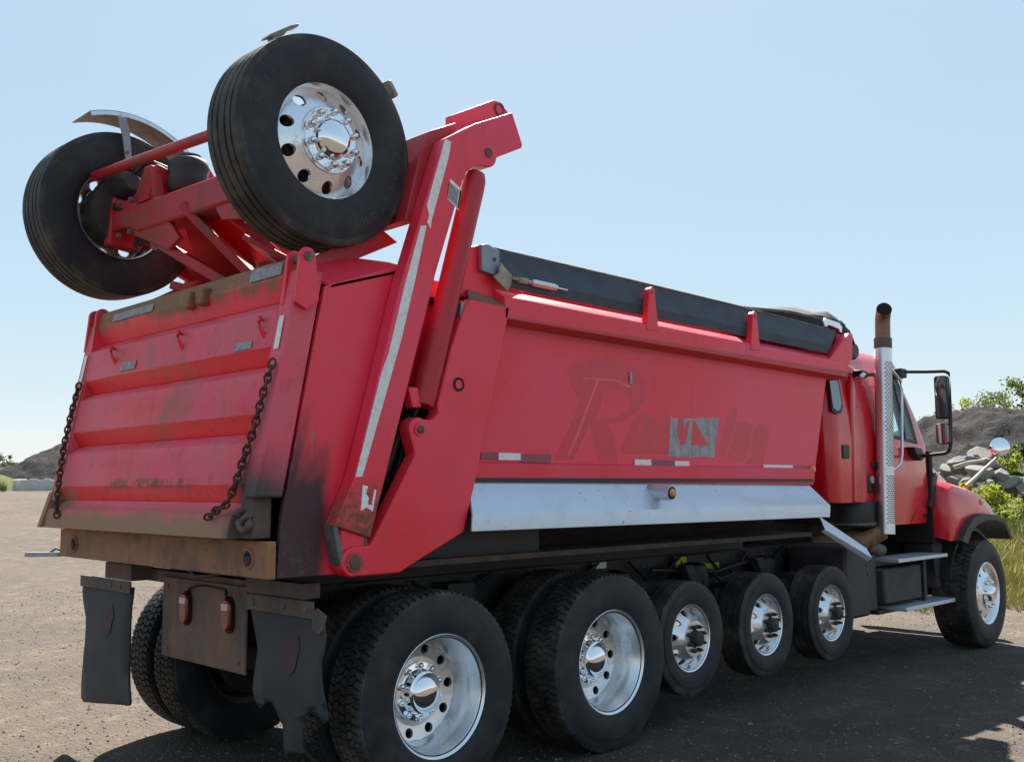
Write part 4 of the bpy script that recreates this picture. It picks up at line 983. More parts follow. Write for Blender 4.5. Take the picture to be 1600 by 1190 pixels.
G().tube([(2.55, -.62, .96), (3.0, -.60, .93), (3.4, -.62, .90), (3.9, -.60, .95)], .018, 8).tube([(3.45, -.50, .90), (3.55, -.56, .82), (3.66, -.60, .86), (3.75, -.5, .9)], .016, 8).obj('air_hose', 'airbag', chas, smooth=60)
for x0, x1, z0, z1, mt in ((3.03, 3.165, .918, 1.022, 'yellow'), (3.35, 3.62, .862, .952, 'lime'), (2.075, 2.185, .992, 1.035, 'white')):
    G().box(x0, x1, -.505, -.4605 if z1 < 1.04 else -.46, z0, z1).obj('sticker', mt, chas)
G().box(3.085, 3.11, -.506, -.5055, .965, 1.0).obj('sticker_print', 'redlens', chas)
G().box(3.0, 3.7, -.503, -.461, .85, 1.03).obj('sticker_plate', 'frame', chas, .004)
# transmission, engine sump, air filter and exhaust elbow behind the cab step
cb('engine_block', 5.4, 7.2, -.36, .36, .55, 1.25, bev=.05)
G().lathe([(1.19, .05), (1.20, .20), (1.22, .215), (1.40, .215), (1.43, .20)], 28, 'z', (5.24, -.86, 0)).obj('air_canister', 'frame', chas, smooth=40)
G().lathe([(1.215, .217), (1.225, .220), (1.235, .217)], 28, 'z', (5.24, -.86, 0)).obj('canister_band', 'worn', chas, smooth=50)
G().tube([(5.0, -.60, 1.02), (5.12, -.78, 1.05), (5.26, -.98, 1.08), (5.36, -1.10, 1.16)], [.10, .10, .085, .07], 18).obj('exhaust_elbow', 'burnt', chas, smooth=50)
G().tube([(5.40, -.92, 1.02), (5.62, -.95, .97)], .055, 14).obj('exhaust_clamp', 'worn', chas, smooth=50)
# rear light plate, brackets and mud flaps
G().box(-.70, -.685, -.505, .415, .625, 1.07).obj('light_plate', 'rust_plate', chas, .006)
G().box(-.68, -.60, -.75, .78, 1.03, 1.10).obj('rear_cross_beam', 'rust_dark', chas, .006)
for y in (.115, -.345):
    G().prism(arc(y, .955, .056, 0, 180, 8)+arc(y, .875, .056, 180, 360, 8), 'x', -.708, -.700).obj('lamp_recess', 'hole', chas)
    G().prism(arc(y-.004, .958, .043, 0, 180, 8)+arc(y-.004, .876, .043, 180, 360, 8), 'x', -.735, -.706).obj('tail_lamp', 'redlens', chas, .010)
    G().box(-.7385, -.7345, y-.040, y+.030, .940, .975).obj('reverse_lens', 'clearlens', chas, .003)
G().tube([(-.72, .10, 1.0), (-.715, .06, 1.03), (-.705, 0, 1.045), (-.70, -.10, 1.05), (-.705, -.30, 1.04), (-.72, -.34, 1.0)], .007, 6).obj('lamp_wire', 'plastic', chas, smooth=60)
G().tube([(-.66, .20, 1.12), (-.69, .05, 1.09), (-.70, -.1, 1.10), (-.67, -.28, 1.13)], .010, 6).obj('lamp_wire', 'plastic', chas, smooth=60)
for y, z in ((.35, .68), (-.44, .68), (.35, 1.02), (-.44, 1.02)): G().lathe([(-.700, .012), (-.706, .011), (-.706, .001)], 8, 'x', (0, y, z)).obj('bolt', 'worn', chas)
def flap(name, pts, x0, bend, th=.012):
    bm = bmesh.new(); bm.faces.new([bm.verts.new((0, y, z)) for y, z in pts]); zt = max(p[1] for p in pts)
    for k in range(1, 24):
        for nrm, co in (((0, 0, 1), (0, 0, .25+k*.035)), ((0, 1, 0), (0, -1.35+k*.12, 0))):
            bmesh.ops.bisect_plane(bm, geom=bm.verts[:]+bm.edges[:]+bm.faces[:], plane_co=co, plane_no=nrm)
    for v in bm.verts: v.co.x = flap_x(v.co.y, v.co.z, x0, bend)
    me = bpy.data.meshes.new(name); bm.to_mesh(me); bm.free(); me.materials.append(M['rubber'])
    me.polygons.foreach_set('use_smooth', [True]*len(me.polygons))
    o = link(name, me, chas); m_ = o.modifiers.new('solidify', 'SOLIDIFY'); m_.thickness = th; m_.offset = 0
    return o
def flap_x(y, z, x0, bend): return x0+bend*math.sin((1.0-z)*4.2)+.007*math.sin(y*9+z*4)+.003*math.sin(z*17+y*7)
near_fl = [(-.53, 1.0), (-1.10, .985), (-1.16, .955), (-1.195, .905), (-1.20, .83), (-1.185, .78), (-1.20, .66), (-1.225, .60), (-1.24, .53), (-1.215, .515), (-1.18, .545), (-1.13, .572), (-1.09, .54),
           (-1.045, .52), (-1.035, .50), (-1.03, .35), (-1.00, .345), (-.98, .335), (-.95, .342), (-.92, .33), (-.875, .325), (-.868, .45), (-.85, .465), (-.79, .53), (-.755, .548), (-.72, .535), (-.66, .50), (-.62, .535), (-.605, .60), (-.632, .78), (-.60, .87), (-.55, .95)]
near_fl = [(y-.055, z) for y, z in near_fl]
flap('mud_flap', near_fl, -.705, -.035)
far_fl = [(.60, 1.0), (.60, .9), (.575, .75), (.575, .55), (.555, .36), (.575, .335), (.9, .30), (1.23, .262), (1.27, .285), (1.255, .36), (1.20, .50), (1.185, .62), (1.21, .78), (1.30, .93), (1.31, 1.0)]
flap('mud_flap', far_fl, -.79, -.030)
G().box(-.735, -.722, -1.155, -.56, .965, 1.045).obj('flap_bracket', 'rust_dark', chas, .004)
G().box(-.815, -.802, .60, 1.31, .965, 1.035).obj('flap_bracket', 'rust_dark', chas, .004)
G().box(-.80, -.66, .62, .98, 1.035, 1.13).obj('flap_hanger', 'rust_plate', chas, .004)
G().box(-.72, -.62, -1.05, -.53, 1.046, 1.12).obj('flap_hanger', 'rust_dark', chas, .004)
G().prism([(-1.156, 1.0), (-1.19, 1.02), (-1.262, .99), (-1.245, .93), (-1.215, .90), (-1.156, .92)], 'x', -.738, -.725).obj('bent_bracket_end', 'rust_dark', chas, .003)
for y in (.72, .86): G().lathe([(-.815, .018), (-.822, .016), (-.822, .001)], 12, 'x', (0, y, 1.0)).obj('bolt', 'worn', chas)
for y in (-.63, -.91, -1.10): G().lathe([(-.735, .016), (-.742, .014), (-.742, .001)], 12, 'x', (0, y, 1.005)).obj('bolt', 'worn', chas)
for y0, z0, x0, bend in ((-.98, .79, -.705, -.035), (.86, .795, -.79, -.030)):
    g = G(); pts = [(y0, z0)]
    for r_ in (.33, .66, 1.0):
        for k in range(20):
            a = 2*math.pi*k/20; q = r_*(1+.10*math.sin(3*a+1)+.06*math.sin(7*a)) if r_ == 1.0 else r_
            pts.append((y0+.078*q*math.cos(a), z0+.088*q*math.sin(a)))
    fs_l = [(0, 1+k, 1+(k+1) % 20) for k in range(20)]+[(1+m*20+k, 1+m*20+20+k, 1+m*20+20+(k+1) % 20, 1+m*20+(k+1) % 20) for m in range(2) for k in range(20)]
    g.add([(flap_x(yy, zz, x0, bend)-.0105, yy, zz) for yy, zz in pts], fs_l)
    g.obj('flap_emblem', 'redspray', chas, fix=False, smooth=180)

# ---- tarp roller hood over the front of the box ----------------------------
rs = []
for x, z0, h, ww in ((3.0, 2.872, .02, 1.17), (3.3, 2.885, .06, 1.18), (3.6, 2.90, .085, 1.18), (3.9, 2.91, .125, 1.185), (4.2, 2.91, .135, 1.19), (4.45, 2.90, .165, 1.19), (4.62, 2.885, .15, 1.18), (4.78, 2.86, .13, 1.16), (4.88, 2.82, .07, 1.14)):
    j_ = lambda k: .012*math.sin(x*37+k*2.3)
    rs.append([(x, -ww, z0-.03+j_(1)), (x, -ww*.985, z0+h*.45+j_(2)), (x, -ww*.93, z0+h*.8+j_(3)), (x, -ww*.6, z0+h+j_(4)), (x, 0, z0+h*1.1), (x, ww*.6, z0+h), (x, ww*.93, z0+h*.8), (x, ww*.985, z0+h*.45), (x, ww, z0-.03), (x, ww*.5, z0-.05), (x, -ww*.5, z0-.05)])
G().loft(rs).obj('tarp_bundle', 'tarp_black', box, smooth=35)
for s_ in (-1, 1):
    G().tube([(3.05, s_*1.165, 2.895), (3.7, s_*1.165, 2.945), (4.2, s_*1.165, 2.945), (4.42, s_*1.165, 2.925)], .016, 10).obj('tarp_bow', 'worn', box, smooth=50)
    G().prism([(4.20, 2.925), (4.24, 2.955), (4.48, 2.94), (4.53, 2.91), (4.52, 2.86), (4.49, 2.855), (4.47, 2.885), (4.29, 2.90), (4.26, 2.88), (4.22, 2.88)], 'y', s_*1.15, s_*1.20).obj('tarp_arm_cuff', 'alu', box, .006)
    G().prism([(4.46, 2.86), (4.62, 2.93), (4.72, 2.90), (4.76, 2.80), (4.72, 2.74), (4.52, 2.76)], 'y', s_*1.08, s_*1.16).obj('tarp_motor_bracket', 'plastic', box, .01)
    G().tube([(4.60, s_*1.10, 2.93), (4.66, s_*1.10, 2.965), (4.72, s_*1.10, 2.94)], .035, 12).obj('tarp_knob', 'plastic', box, smooth=50)
    G().box(4.66, 4.82, s_*1.0, s_*1.15, 2.66, 2.80).obj('tarp_gearbox', 'rust_dark', box, .015)
    G().lathe([(s_*1.0, .001), (s_*1.0, .075), (s_*1.13, .075), (s_*1.15, .06), (s_*1.15, .001)], 20, 'y', (4.86, 0, 2.74)).obj('tarp_motor', 'plastic', box, smooth=40)
G().tube([(4.80, -1.0, 2.80), (4.80, 1.0, 2.80)], .05, 14).obj('tarp_roller', 'tarp_black', box, smooth=50)

# ---- cab -----------------------------------------------------------------
def rrect(z, x0, x1, hw, r, n=6, bow=.0):
    pts = []
    for cx, cy, a0 in ((x1-r, hw-r, 0), (x0+r, hw-r, 90), (x0+r, -hw+r, 180), (x1-r, -hw+r, 270)):
        for i in range(n+1):
            a = R_(a0+90*i/n); px = cx+r*math.cos(a); py = cy+r*math.sin(a)
            if bow and px > x1-r: px += bow*(1-(py/hw)**2)
            pts.append((px, py, z))
    return pts
lv = [(1.20, 4.66, 6.56, 1.02, .10), (1.45, 4.58, 6.60, 1.045, .12), (1.95, 4.56, 6.58, 1.05, .14), (2.20, 4.56, 6.44, 1.035, .15), (2.45, 4.58, 6.30, 1.00, .17),
      (2.62, 4.66, 6.20, .97, .18), (2.73, 4.76, 6.13, .93, .20), (2.80, 4.88, 6.04, .87, .22), (2.845, 5.04, 5.92, .77, .22), (2.865, 5.25, 5.78, .58, .2)]
lowcab = G().loft([rrect(z, x0, x1, hw, r, bow=.10) for z, x0, x1, hw, r in lv])
cs = lowcab.obj('cab_shell', 'cab', cabp, smooth=50)
cs.data.materials.append(M['cabin'])
cut = [G().prism([(5.60, 2.055), (6.235, 2.005), (6.03, 2.56), (5.60, 2.56)], 'y', -1.3, 1.3).obj('cut', 'cabin'),
       G().prism([(-.91, 2.03), (.91, 2.03), (.88, 2.55), (-.88, 2.55)], 'x', 5.25, 7.0).obj('cut', 'cabin'),
       G().box(4.80, 6.20, -.88, .88, 1.55, 2.54).obj('cut', 'cabin'),
       G().box(4.3, 5.42, -1.3, 1.3, 1.0, 1.42).obj('cut', 'cabin')]
for c_ in cut:
    b = cs.modifiers.new('cut', 'BOOLEAN'); b.operation = 'DIFFERENCE'; b.object = c_; b.solver = 'EXACT'
bpy.context.view_layer.update()
me_cut = bpy.data.meshes.new_from_object(cs.evaluated_get(bpy.context.evaluated_depsgraph_get()))
cs.modifiers.clear(); cs.data = me_cut
for c_ in cut: bpy.data.objects.remove(c_)
# seats and wheel inside
for sy in (-.52, .52):
    G().prism([(5.05, 1.55), (5.55, 1.55), (5.58, 1.72), (5.22, 1.76), (5.10, 2.36), (5.0, 2.38), (4.98, 1.8)], 'y', sy-.24, sy+.24).obj('seat', 'cabin', cabp, .04)
G().tube([(5.98+.05*math.cos(R_(a)), .52+.21*math.sin(R_(a)), 2.0+.20*math.cos(R_(a))) for a in range(0, 360, 20)], .014, 8, closed=True).obj('steering_wheel', 'cabin', cabp, smooth=60)
G().box(6.0, 6.5, -.85, .85, 1.6, 1.95).obj('dashboard', 'cabin', cabp, .06)
# notch the lower rear of the shell: dark void with canister in front
# side windows set proud with black gaskets (both sides)
def yside(z):
    for (za, *a), (zb, *b) in zip(lv, lv[1:]):
        if za <= z <= zb: t = (z-za)/(zb-za); return a[2]+(b[2]-a[2])*t
    return lv[-1][3]
def cab_patch(name, poly, mat, off, s_, th=.006, bev=0.):
    n_ = len(poly)
    vs_ = [(x, s_*(yside(z)+off), z) for x, z in poly]+[(x, s_*(yside(z)+off-th), z) for x, z in poly]
    return G().add(vs_, [tuple(range(n_)), tuple(range(2*n_-1, n_-1, -1))]+[(i, i+n_, (i+1) % n_+n_, (i+1) % n_) for i in range(n_)]).obj(name, mat, cabp, bev)
def gridpatch(name, poly_bottom, poly_top, mat, off, s_, nz=8):
    """glass following the tumblehome between two edges"""
    rows = []
    for i in range(nz+1):
        t = i/nz; row = []
        for (xa, za), (xb, zb) in zip(poly_bottom, poly_top):
            x = xa+(xb-xa)*t; z = za+(zb-za)*t; row.append((x, s_*(yside(z)+off), z))
        rows.append(row)
    m = len(rows[0]); vs_ = [p for r in rows for p in r]; vs_ += [(x, y-s_*.012, z) for x, y, z in vs_]; k = m*(nz+1)
    fs = []
    for i in range(nz):
        for j in range(m-1):
            a = i*m+j; fs.append((a, a+1, a+m+1, a+m)); fs.append((k+a+m, k+a+m+1, k+a+1, k+a))
    ed = [j for j in range(m)]+[i*m+m-1 for i in range(1, nz+1)]+[nz*m+j for j in range(m-2, -1, -1)]+[i*m for i in range(nz-1, 0, -1)]
    for a, b in zip(ed, ed[1:]+ed[:1]): fs.append((a, k+a, k+b, b))
    return G().add(vs_, fs).obj(name, mat, cabp, smooth=40)
M['winglass'] = None
def win():
    n = N('window_glass'); n.set(color=(.020, .045, .055), rough=.04, spec=.9, coat=1.0, coatr=.02)
    return n.m
def clear():
    n = N('clear_glass'); t = n.t
    tr = n.new('ShaderNodeBsdfTransparent'); tr.inputs[0].default_value = (.80, .93, .93, 1)
    gl = n.new('ShaderNodeBsdfGlossy'); gl.inputs['Roughness'].default_value = .03
    lw = n.new('ShaderNodeLayerWeight'); lw.inputs[0].default_value = .5
    fr_ = n.math('ADD', n.mul(n.math('POWER', lw.outputs['Facing'], 4.0), .6), .03)
    ms = n.new('ShaderNodeMixShader'); t.links.new(fr_, ms.inputs[0]); t.links.new(tr.outputs[0], ms.inputs[1]); t.links.new(gl.outputs[0], ms.inputs[2]); t.links.new(ms.outputs[0], n.out.inputs[0])
    return n.m
M['clearglass'] = clear()
M['winglass'] = win()
for s_ in (-1, 1):
    # door window (gasket, glass, divider)
    for a4 in (((5.565, 2.02), (6.285, 1.965), (5.565, 2.055), (6.24, 2.0)), ((5.565, 2.055), (5.60, 2.055), (5.565, 2.59), (5.60, 2.56)), ((6.235, 2.0), (6.285, 1.965), (6.03, 2.56), (6.06, 2.59)), ((5.60, 2.56), (6.045, 2.56), (5.565, 2.60), (6.06, 2.60))):
        gridpatch('window_gasket', [a4[0], a4[1]], [a4[2], a4[3]], 'plastic', .006, s_, 3)
    gridpatch('door_window', [(5.59, 2.05), (6.245, 1.995)], [(5.59, 2.57), (6.035, 2.57)], 'clearglass', .003, s_)
    gridpatch('window_divider', [(6.00, 2.01), (6.025, 2.01)], [(5.93, 2.56), (5.955, 2.56)], 'plastic', .014, s_)
    # rear corner window
    pl_b = [(4.62, 2.24), (4.68, 2.21), (4.74, 2.22), (4.79, 2.28)]; pl_t = [(4.64, 2.50), (4.68, 2.52), (4.75, 2.52), (4.79, 2.47)]
    gridpatch('window_gasket', [(4.60, 2.21), (4.68, 2.18), (4.76, 2.195), (4.82, 2.26)], [(4.64, 2.53), (4.68, 2.545), (4.78, 2.54), (4.82, 2.48)], 'plastic', .006, s_)
    gridpatch('quarter_window', pl_b, pl_t, 'winglass', .011, s_)
    # door seams, rear ridge, vent, latch
    for pl in ([(5.22, 1.22), (5.23, 1.22), (5.23, 2.5), (5.22, 2.5)], [(6.54, 1.22), (6.552, 1.22), (6.57, 1.90), (6.555, 1.90)], [(6.12, 1.215), (6.13, 1.215), (6.47, 1.55), (6.46, 1.56)]):
        cab_patch('door_seam', pl, 'seam', .0035, s_)
    cab_patch('cab_vent', [(4.73, 1.80), (4.85, 1.80), (4.85, 1.92), (4.73, 1.92)], 'plastic', .012, s_, .02, .006)
    cab_patch('door_handle', [(5.28, 1.72), (5.42, 1.72), (5.42, 1.78), (5.28, 1.78)], 'plastic', .02, s_, .03, .006)
    cab_patch('door_latch', [(6.40, 1.25), (6.47, 1.25), (6.47, 1.29), (6.40, 1.29)], 'hole', .006, s_)
    G().prism([(4.90, 1.42), (4.96, 1.42), (5.02, 2.40), (4.97, 2.55), (4.93, 2.4)], 'y', s_*1.00, s_*1.062).obj('cab_ridge', 'cab', cabp, .02, 3)
    # grab rail
    G().tube([(5.56, s_*1.05, 2.66), (5.60, s_*1.13, 2.64), (5.74, s_*1.15, 2.54), (5.76, s_*1.15, 2.45), (5.70, s_*1.15, 1.85), (5.66, s_*1.15, 1.76), (5.55, s_*1.10, 1.68), (5.52, s_*1.05, 1.67)], .014, 10).obj('grab_rail', 'alu_dull', cabp, smooth=60)
    # work lamp on the rear corner, visor end, sun visor light
    G().box(5.10, 5.22, s_*.99, s_*1.08, 2.545, 2.60).obj('work_lamp', 'plastic', cabp, .012)
    G().tube([(5.12, s_*1.05, 2.55), (5.13, s_*1.07, 2.525)], [.045, .05], 14).obj('work_lamp_lens', 'alu_dull', cabp, smooth=40)
    # exhaust stacks stand on both sides? only the near one
    # mirrors
    G().box(5.99, 6.13, s_*.93, s_*1.05, 2.60, 2.69).obj('mirror_mount', 'plastic', cabp, .012)
    G().prism([(6.02, 1.93), (6.20, 1.92), (6.28, 1.84), (6.20, 1.80), (6.08, 1.85)], 'y', s_*1.04, s_*1.13).obj('mirror_mount', 'plastic', cabp, .01)
    G().tube([(6.10, s_*1.02, 2.662), (6.20, s_*1.20, 2.655), (6.20, s_*1.38, 2.645), (6.20, s_*1.415, 2.625), (6.20, s_*1.432, 2.58), (6.20, s_*1.415, 2.20), (6.20, s_*1.402, 1.93), (6.20, s_*1.385, 1.885), (6.20, s_*1.35, 1.866), (6.20, s_*1.10, 1.845)], .017, 10).obj('mirror_bracket', 'plastic', cabp, smooth=60)
    yc = s_*1.352
    for zc, hw, hh, nm in ((2.395, .062, .205, 'mirror_head'), (2.050, .066, .098, 'mirror_head')):
        pl = []
        rr = .028
        for cx, cz, a0 in ((hw-rr, hh-rr, 0), (-hw+rr, hh-rr, 90), (-hw+rr, -hh+rr, 180), (hw-rr, -hh+rr, 270)):
            pl += [(yc+cx+rr*math.cos(R_(a0+90*i/4)), zc+cz+rr*math.sin(R_(a0+90*i/4))) for i in range(5)]
        hd = G().prism(pl, 'x', 6.15, 6.235).obj(nm, 'plastic', cabp, .012)
        pl2 = [(yc+(y-yc)*.88, zc+(z-zc)*.93) for y, z in pl]
        G().prism(pl2, 'x', 6.146, 6.152).obj('mirror_glass', 'mirror' if hh < .15 else 'winglass', cabp)
# sun visor & roof beacon
G().prism([(6.06, 2.80), (6.16, 2.76), (6.38, 2.64), (6.38, 2.615), (6.14, 2.73), (6.03, 2.775)], 'y', -.90, .90).obj('sun_visor', 'silver', cabp, .006)
G().tube([(5.28, -.62, 2.84), (5.28, -.62, 2.93)], [.06, .055], 16).obj('roof_beacon', 'plastic', cabp, smooth=40)
G().box(5.20, 5.36, -.72, -.55, 2.80, 2.87).obj('beacon_base', 'alu_dull', cabp, .01)
for y in (-.5, 0, .5): G().box(5.85, 5.95, y-.04, y+.04, 2.84, 2.88).obj('clearance_lamp', 'amber', cabp, .01)
# windscreen
G().add([(6.60, -.90, 1.99), (6.60, .90, 1.99), (6.25, .86, 2.58), (6.25, -.86, 2.58), (6.72, 0, 1.99), (6.34, 0, 2.58)], [(0, 4, 5, 3), (4, 1, 2, 5)]).obj('windscreen', 'clearglass', cabp)
# hood: sections along x
def hsec(x, ztop, hw, zb, crown=.06):
    return [(x, -hw, zb), (x, -hw, ztop-.22), (x, -hw+.05, ztop-.09), (x, -hw*.68, ztop), (x, -hw*.3, ztop+crown*.8), (x, 0, ztop+crown), (x, hw*.3, ztop+crown*.8), (x, hw*.68, ztop), (x, hw-.05, ztop-.09), (x, hw, ztop-.22), (x, hw, zb)]
hs = [hsec(6.60, 1.93, .90, 1.15), hsec(6.9, 1.90, .87, 1.15), hsec(7.3, 1.83, .83, 1.10), hsec(7.7, 1.72, .78, 1.05), hsec(8.0, 1.60, .74, .95), hsec(8.2, 1.48, .70, .90), hsec(8.3, 1.34, .66, .90, .03)]
G().loft(hs).obj('hood', 'cab', cabp, smooth=40)
cab_top = [(6.59, 1.95)]
G().box(6.53, 6.60, -1.058, 1.058, 1.0, 1.90).obj('cowl_gap', 'hole', cabp)
for s_ in (-1, 1):
    # fender
    def fs_(y, sc, dz):
        top = [(6.57, 1.035), (6.555, 1.25), (6.56, 1.46), (6.60, 1.555), (6.70, 1.595), (6.90, 1.575), (7.2, 1.535), (7.5, 1.475), (7.72, 1.38), (7.86, 1.27), (7.93, 1.19)]
        ar = [(7.86, 1.17), (7.70, 1.215), (7.34, 1.235), (7.08, 1.195), (6.92, 1.12), (6.80, 1.035)]
        ctr = (7.15, 1.20)
        out = [(ctr[0]+(x-ctr[0])*sc, ctr[1]+(z-ctr[1])*sc+dz) for x, z in top]+[(x, z) for x, z in ar]
        return [(x, s_*y, z) for x, z in out]
    G().loft([fs_(.72, 1.0, .05), fs_(1.02, 1.0, .03), fs_(1.14, .985, .0), fs_(1.19, .955, -.02), fs_(1.205, .90, -.03)]).obj('fender', 'cab', cabp, .012, 3, smooth=55)
    fl_o = [(6.70, 1.02), (6.84, 1.13), (7.02, 1.235), (7.30, 1.275), (7.68, 1.255), (7.90, 1.20), (8.02, 1.10), (8.09, .985), (8.02, .985), (7.96, 1.06), (7.86, 1.15), (7.66, 1.195), (7.34, 1.20), (7.10, 1.16), (6.95, 1.09), (6.86, 1.0), (6.86, .98)]
    G().prism(fl_o, 'y', s_*.95, s_*1.275).obj('fender_flare', 'plastic', cabp, .012)
    G().prism([(6.62, 1.0), (6.72, 1.02), (6.86, 1.0), (6.80, .55), (6.70, .55)], 'y', s_*.70, s_*1.02).obj('inner_fender', 'frame', cabp, .02)
    lin = arc(7.35, .468, .66, 12, 165, 16)+arc(7.35, .468, .63, 165, 12, 16)
    G().prism(lin, 'y', s_*.62, s_*1.13).obj('fender_liner', 'plastic', cabp, smooth=40)
    G().box(6.78, 7.96, s_*.60, s_*.63, .62, 1.20).obj('fender_liner', 'plastic', cabp)
    G().lathe([(s_*1.19, .040), (s_*1.205, .038), (s_*1.215, .024), (s_*1.217, .001)], 20, 'y', (7.42, 0, 1.39)).obj('turn_lamp', 'amber', cabp, smooth=50)
    G().lathe([(s_*1.19, .050), (s_*1.204, .050), (s_*1.204, .038)], 20, 'y', (7.42, 0, 1.39)).obj('turn_lamp_bezel', 'cab', cabp, smooth=50)
    # rubber hood latch
    G().prism([(6.52, 1.62), (6.60, 1.70), (6.66, 1.66), (6.56, 1.40), (6.48, 1.34), (6.44, 1.36), (6.50, 1.45)], 'y', s_*1.03, s_*1.085).obj('hood_latch', 'plastic', cabp, .01)
    # hood side vent
    G().prism([(6.72, 1.82), (6.92, 1.80), (7.10, 1.66), (7.06, 1.60), (6.86, 1.60)], 'y', s_*.862, s_*.89).obj('hood_vent', 'cab', cabp, .008)
    # hood mirror on its long arm
    G().tube([(7.72, s_*.95, 1.55), (8.0, s_*.98, 1.67), (8.36, s_*1.02, 1.83), (8.50, s_*1.04, 1.90)], [.022, .022, .018, .014], 10).obj('hood_mirror_arm', 'cream', cabp, smooth=50)
    c0 = Vector((8.56, s_*1.03, 1.995)); d = Vector((-.86, s_*.48, .10)).normalized()
    G().tube([c0-d*.0, c0-d*.03, c0-d*.055], [.112, .092, .03], 22).obj('hood_mirror_back', 'plastic', cabp, smooth=50)
    G().tube([c0, c0+d*.012, c0+d*.018, c0+d*.020], [.108, .085, .045, .005], 22).obj('hood_mirror_glass', 'mirror', cabp, smooth=70)
    G().lathe([(0, .05), (.02, .14), (.05, .15)], 20, 'x', (8.28, s_*.55, 1.12)).obj('headlamp', 'clearlens', cabp, smooth=50)
G().box(8.28, 8.38, -.80, .80, .50, .82).obj('front_bumper', 'alu', cabp, .04)
G().box(8.27, 8.32, -.45, .45, .92, 1.38).obj('grille', 'plastic', cabp, .02)
# exhaust stack with perforated shield (near side)
SB, ST = Vector((5.345, -1.13, 1.135)), Vector((5.445, -1.13, 2.835))
sdir = (ST-SB).normalized()
G().tube([SB, ST], .077, 28).obj('stack_shield', 'stack', cabp, smooth=40)
G().tube([ST-sdir*.02, ST+sdir*.075], .080, 24).obj('stack_clamp', 'rust_dark', cabp, smooth=40)
pt = ST+sdir*.07
G().tube([pt, pt+sdir*.14, pt+sdir*.20+Vector((-.010, -.007, 0)), pt+sdir*.245+Vector((-.042, -.03, 0)), pt+sdir*.265+Vector((-.080, -.055, 0))], [.068, .068, .068, .067, .068], 24, cap=False).obj('stack_pipe', 'burnt', cabp, smooth=50)
e0 = pt+sdir*.263+Vector((-.074, -.051, 0))
G().tube([e0, e0+Vector((-.003, -.002, .0003))], .064, 24).obj('stack_mouth', 'hole', cabp)
g = G()
side = sdir.cross(Vector((1, 0, 0))).normalized()
fwd_ = side.cross(sdir).normalized()
for k in range(78):
    t = .10+k*.0188
    if 1.18 < t < 1.225 and False: continue
    for j in range(4):
        ang = R_(-52+j*20+(10 if k % 2 else 0))
        nrm = (fwd_*math.sin(ang)+Vector((0, -1, 0))*math.cos(ang)).normalized()
        tan = sdir.cross(nrm).normalized(); c = SB+sdir*t+nrm*.0772
        if abs(t-.56) < .03: continue
        a = [c+tan*.0085*i+sdir*.0045*q for i, q in ((-1, -1), (1, -1), (1, 1), (-1, 1))]
        g.add([p for p in a]+[p+nrm*.001 for p in a], [(0, 1, 2, 3), (7, 6, 5, 4), (0, 4, 5, 1), (1, 5, 6, 2), (2, 6, 7, 3), (3, 7, 4, 0)])
o = g.obj('shield_perforations', 'hole', cabp); o['kind'] = 'stuff'
for z in (.25, 1.45): G().bar(SB+sdir*z, SB+sdir*z+Vector((-.02, .16, 0)), .04, .03).obj('stack_bracket', 'worn', cabp)
G().tube([(5.25, -1.02, 1.62), (5.25, -1.07, 1.62)], .035, 12).obj('rear_lamp', 'clearlens', cabp, smooth=50)
G().box(5.20, 5.31, -1.06, -1.02, 1.50, 1.66).obj('lamp_bracket', 'plastic', cabp, .01)

# ------------------------------------------------------------------ surroundings
def earth_mat(name, a, b, c, sc=1.5, stren=.8):
    n = N(name)
    k = n.noise(sc, 7, .68); f = n.noise(sc*8, 5, .7); g_ = n.noise(sc*22, 3, .7)
    col = n.mix(n.step(k, .38, .62), a, b); col = n.mix(n.mul(n.step(f, .55, .68), .8), col, c)
    col = n.mix(n.mul(n.step(g_, .60, .70), .5), col, tuple(v*.35 for v in a))
    n.set(color=col, rough=.97, spec=.15); n.bump(n.math('ADD', f, n.mul(g_, .6)), stren, .25)
    return n.m
M['darkpile'] = earth_mat('dark_asphalt_millings', (.019, .019, .022), (.034, .032, .033), (.058, .054, .052), .5)
M['berm'] = earth_mat('grey_earth', (.085, .080, .072), (.055, .053, .052), (.14, .13, .115), .6)
M['concrete'] = earth_mat('weathered_concrete', (.60, .58, .55), (.48, .46, .43), (.68, .66, .62), 1.6, .4)
M['rubble'] = earth_mat('broken_concrete', (.27, .265, .25), (.18, .175, .165), (.37, .36, .34), 1.1, .6)
M['grass'] = flat('dry_grass', (.30, .27, .075), .85, 0, .45, 1.2)
M['grass_green'] = flat('green_grass', (.13, .16, .035), .8, 0, .40, 1.4)
M['bank'] = earth_mat('grassy_earth', (.075, .095, .026), (.11, .11, .045), (.05, .075, .02), .9, .6)
def leaf_mat(name, c):
    n = N(name)
    oi = n.new('ShaderNodeTexNoise'); oi.inputs['Scale'].default_value = 1.7
    n.t.links.new(n.pos()[0], oi.inputs['Vector'])
    k = n.step(oi.outputs[0], .35, .65)
    col = n.mix(k, tuple(v*.62 for v in c), c)
    n.set(color=col, rough=.55, spec=.3)
    tr = n.new('ShaderNodeBsdfTranslucent'); n.put(tr.inputs[0], n.mix(k, tuple(v*1.0 for v in c), (c[0]*1.7, c[1]*1.5, c[2]*.8)))
    ms = n.new('ShaderNodeMixShader'); ms.inputs[0].default_value = .42
    n.t.links.new(n.b.outputs[0], ms.inputs[1]); n.t.links.new(tr.outputs[0], ms.inputs[2]); n.t.links.new(ms.outputs[0], n.out.inputs[0])
    return n.m
M['leaf_bright'] = leaf_mat('bright_leaves', (.21, .26, .030))
M['leaf_mid'] = leaf_mat('green_leaves', (.075, .115, .030))
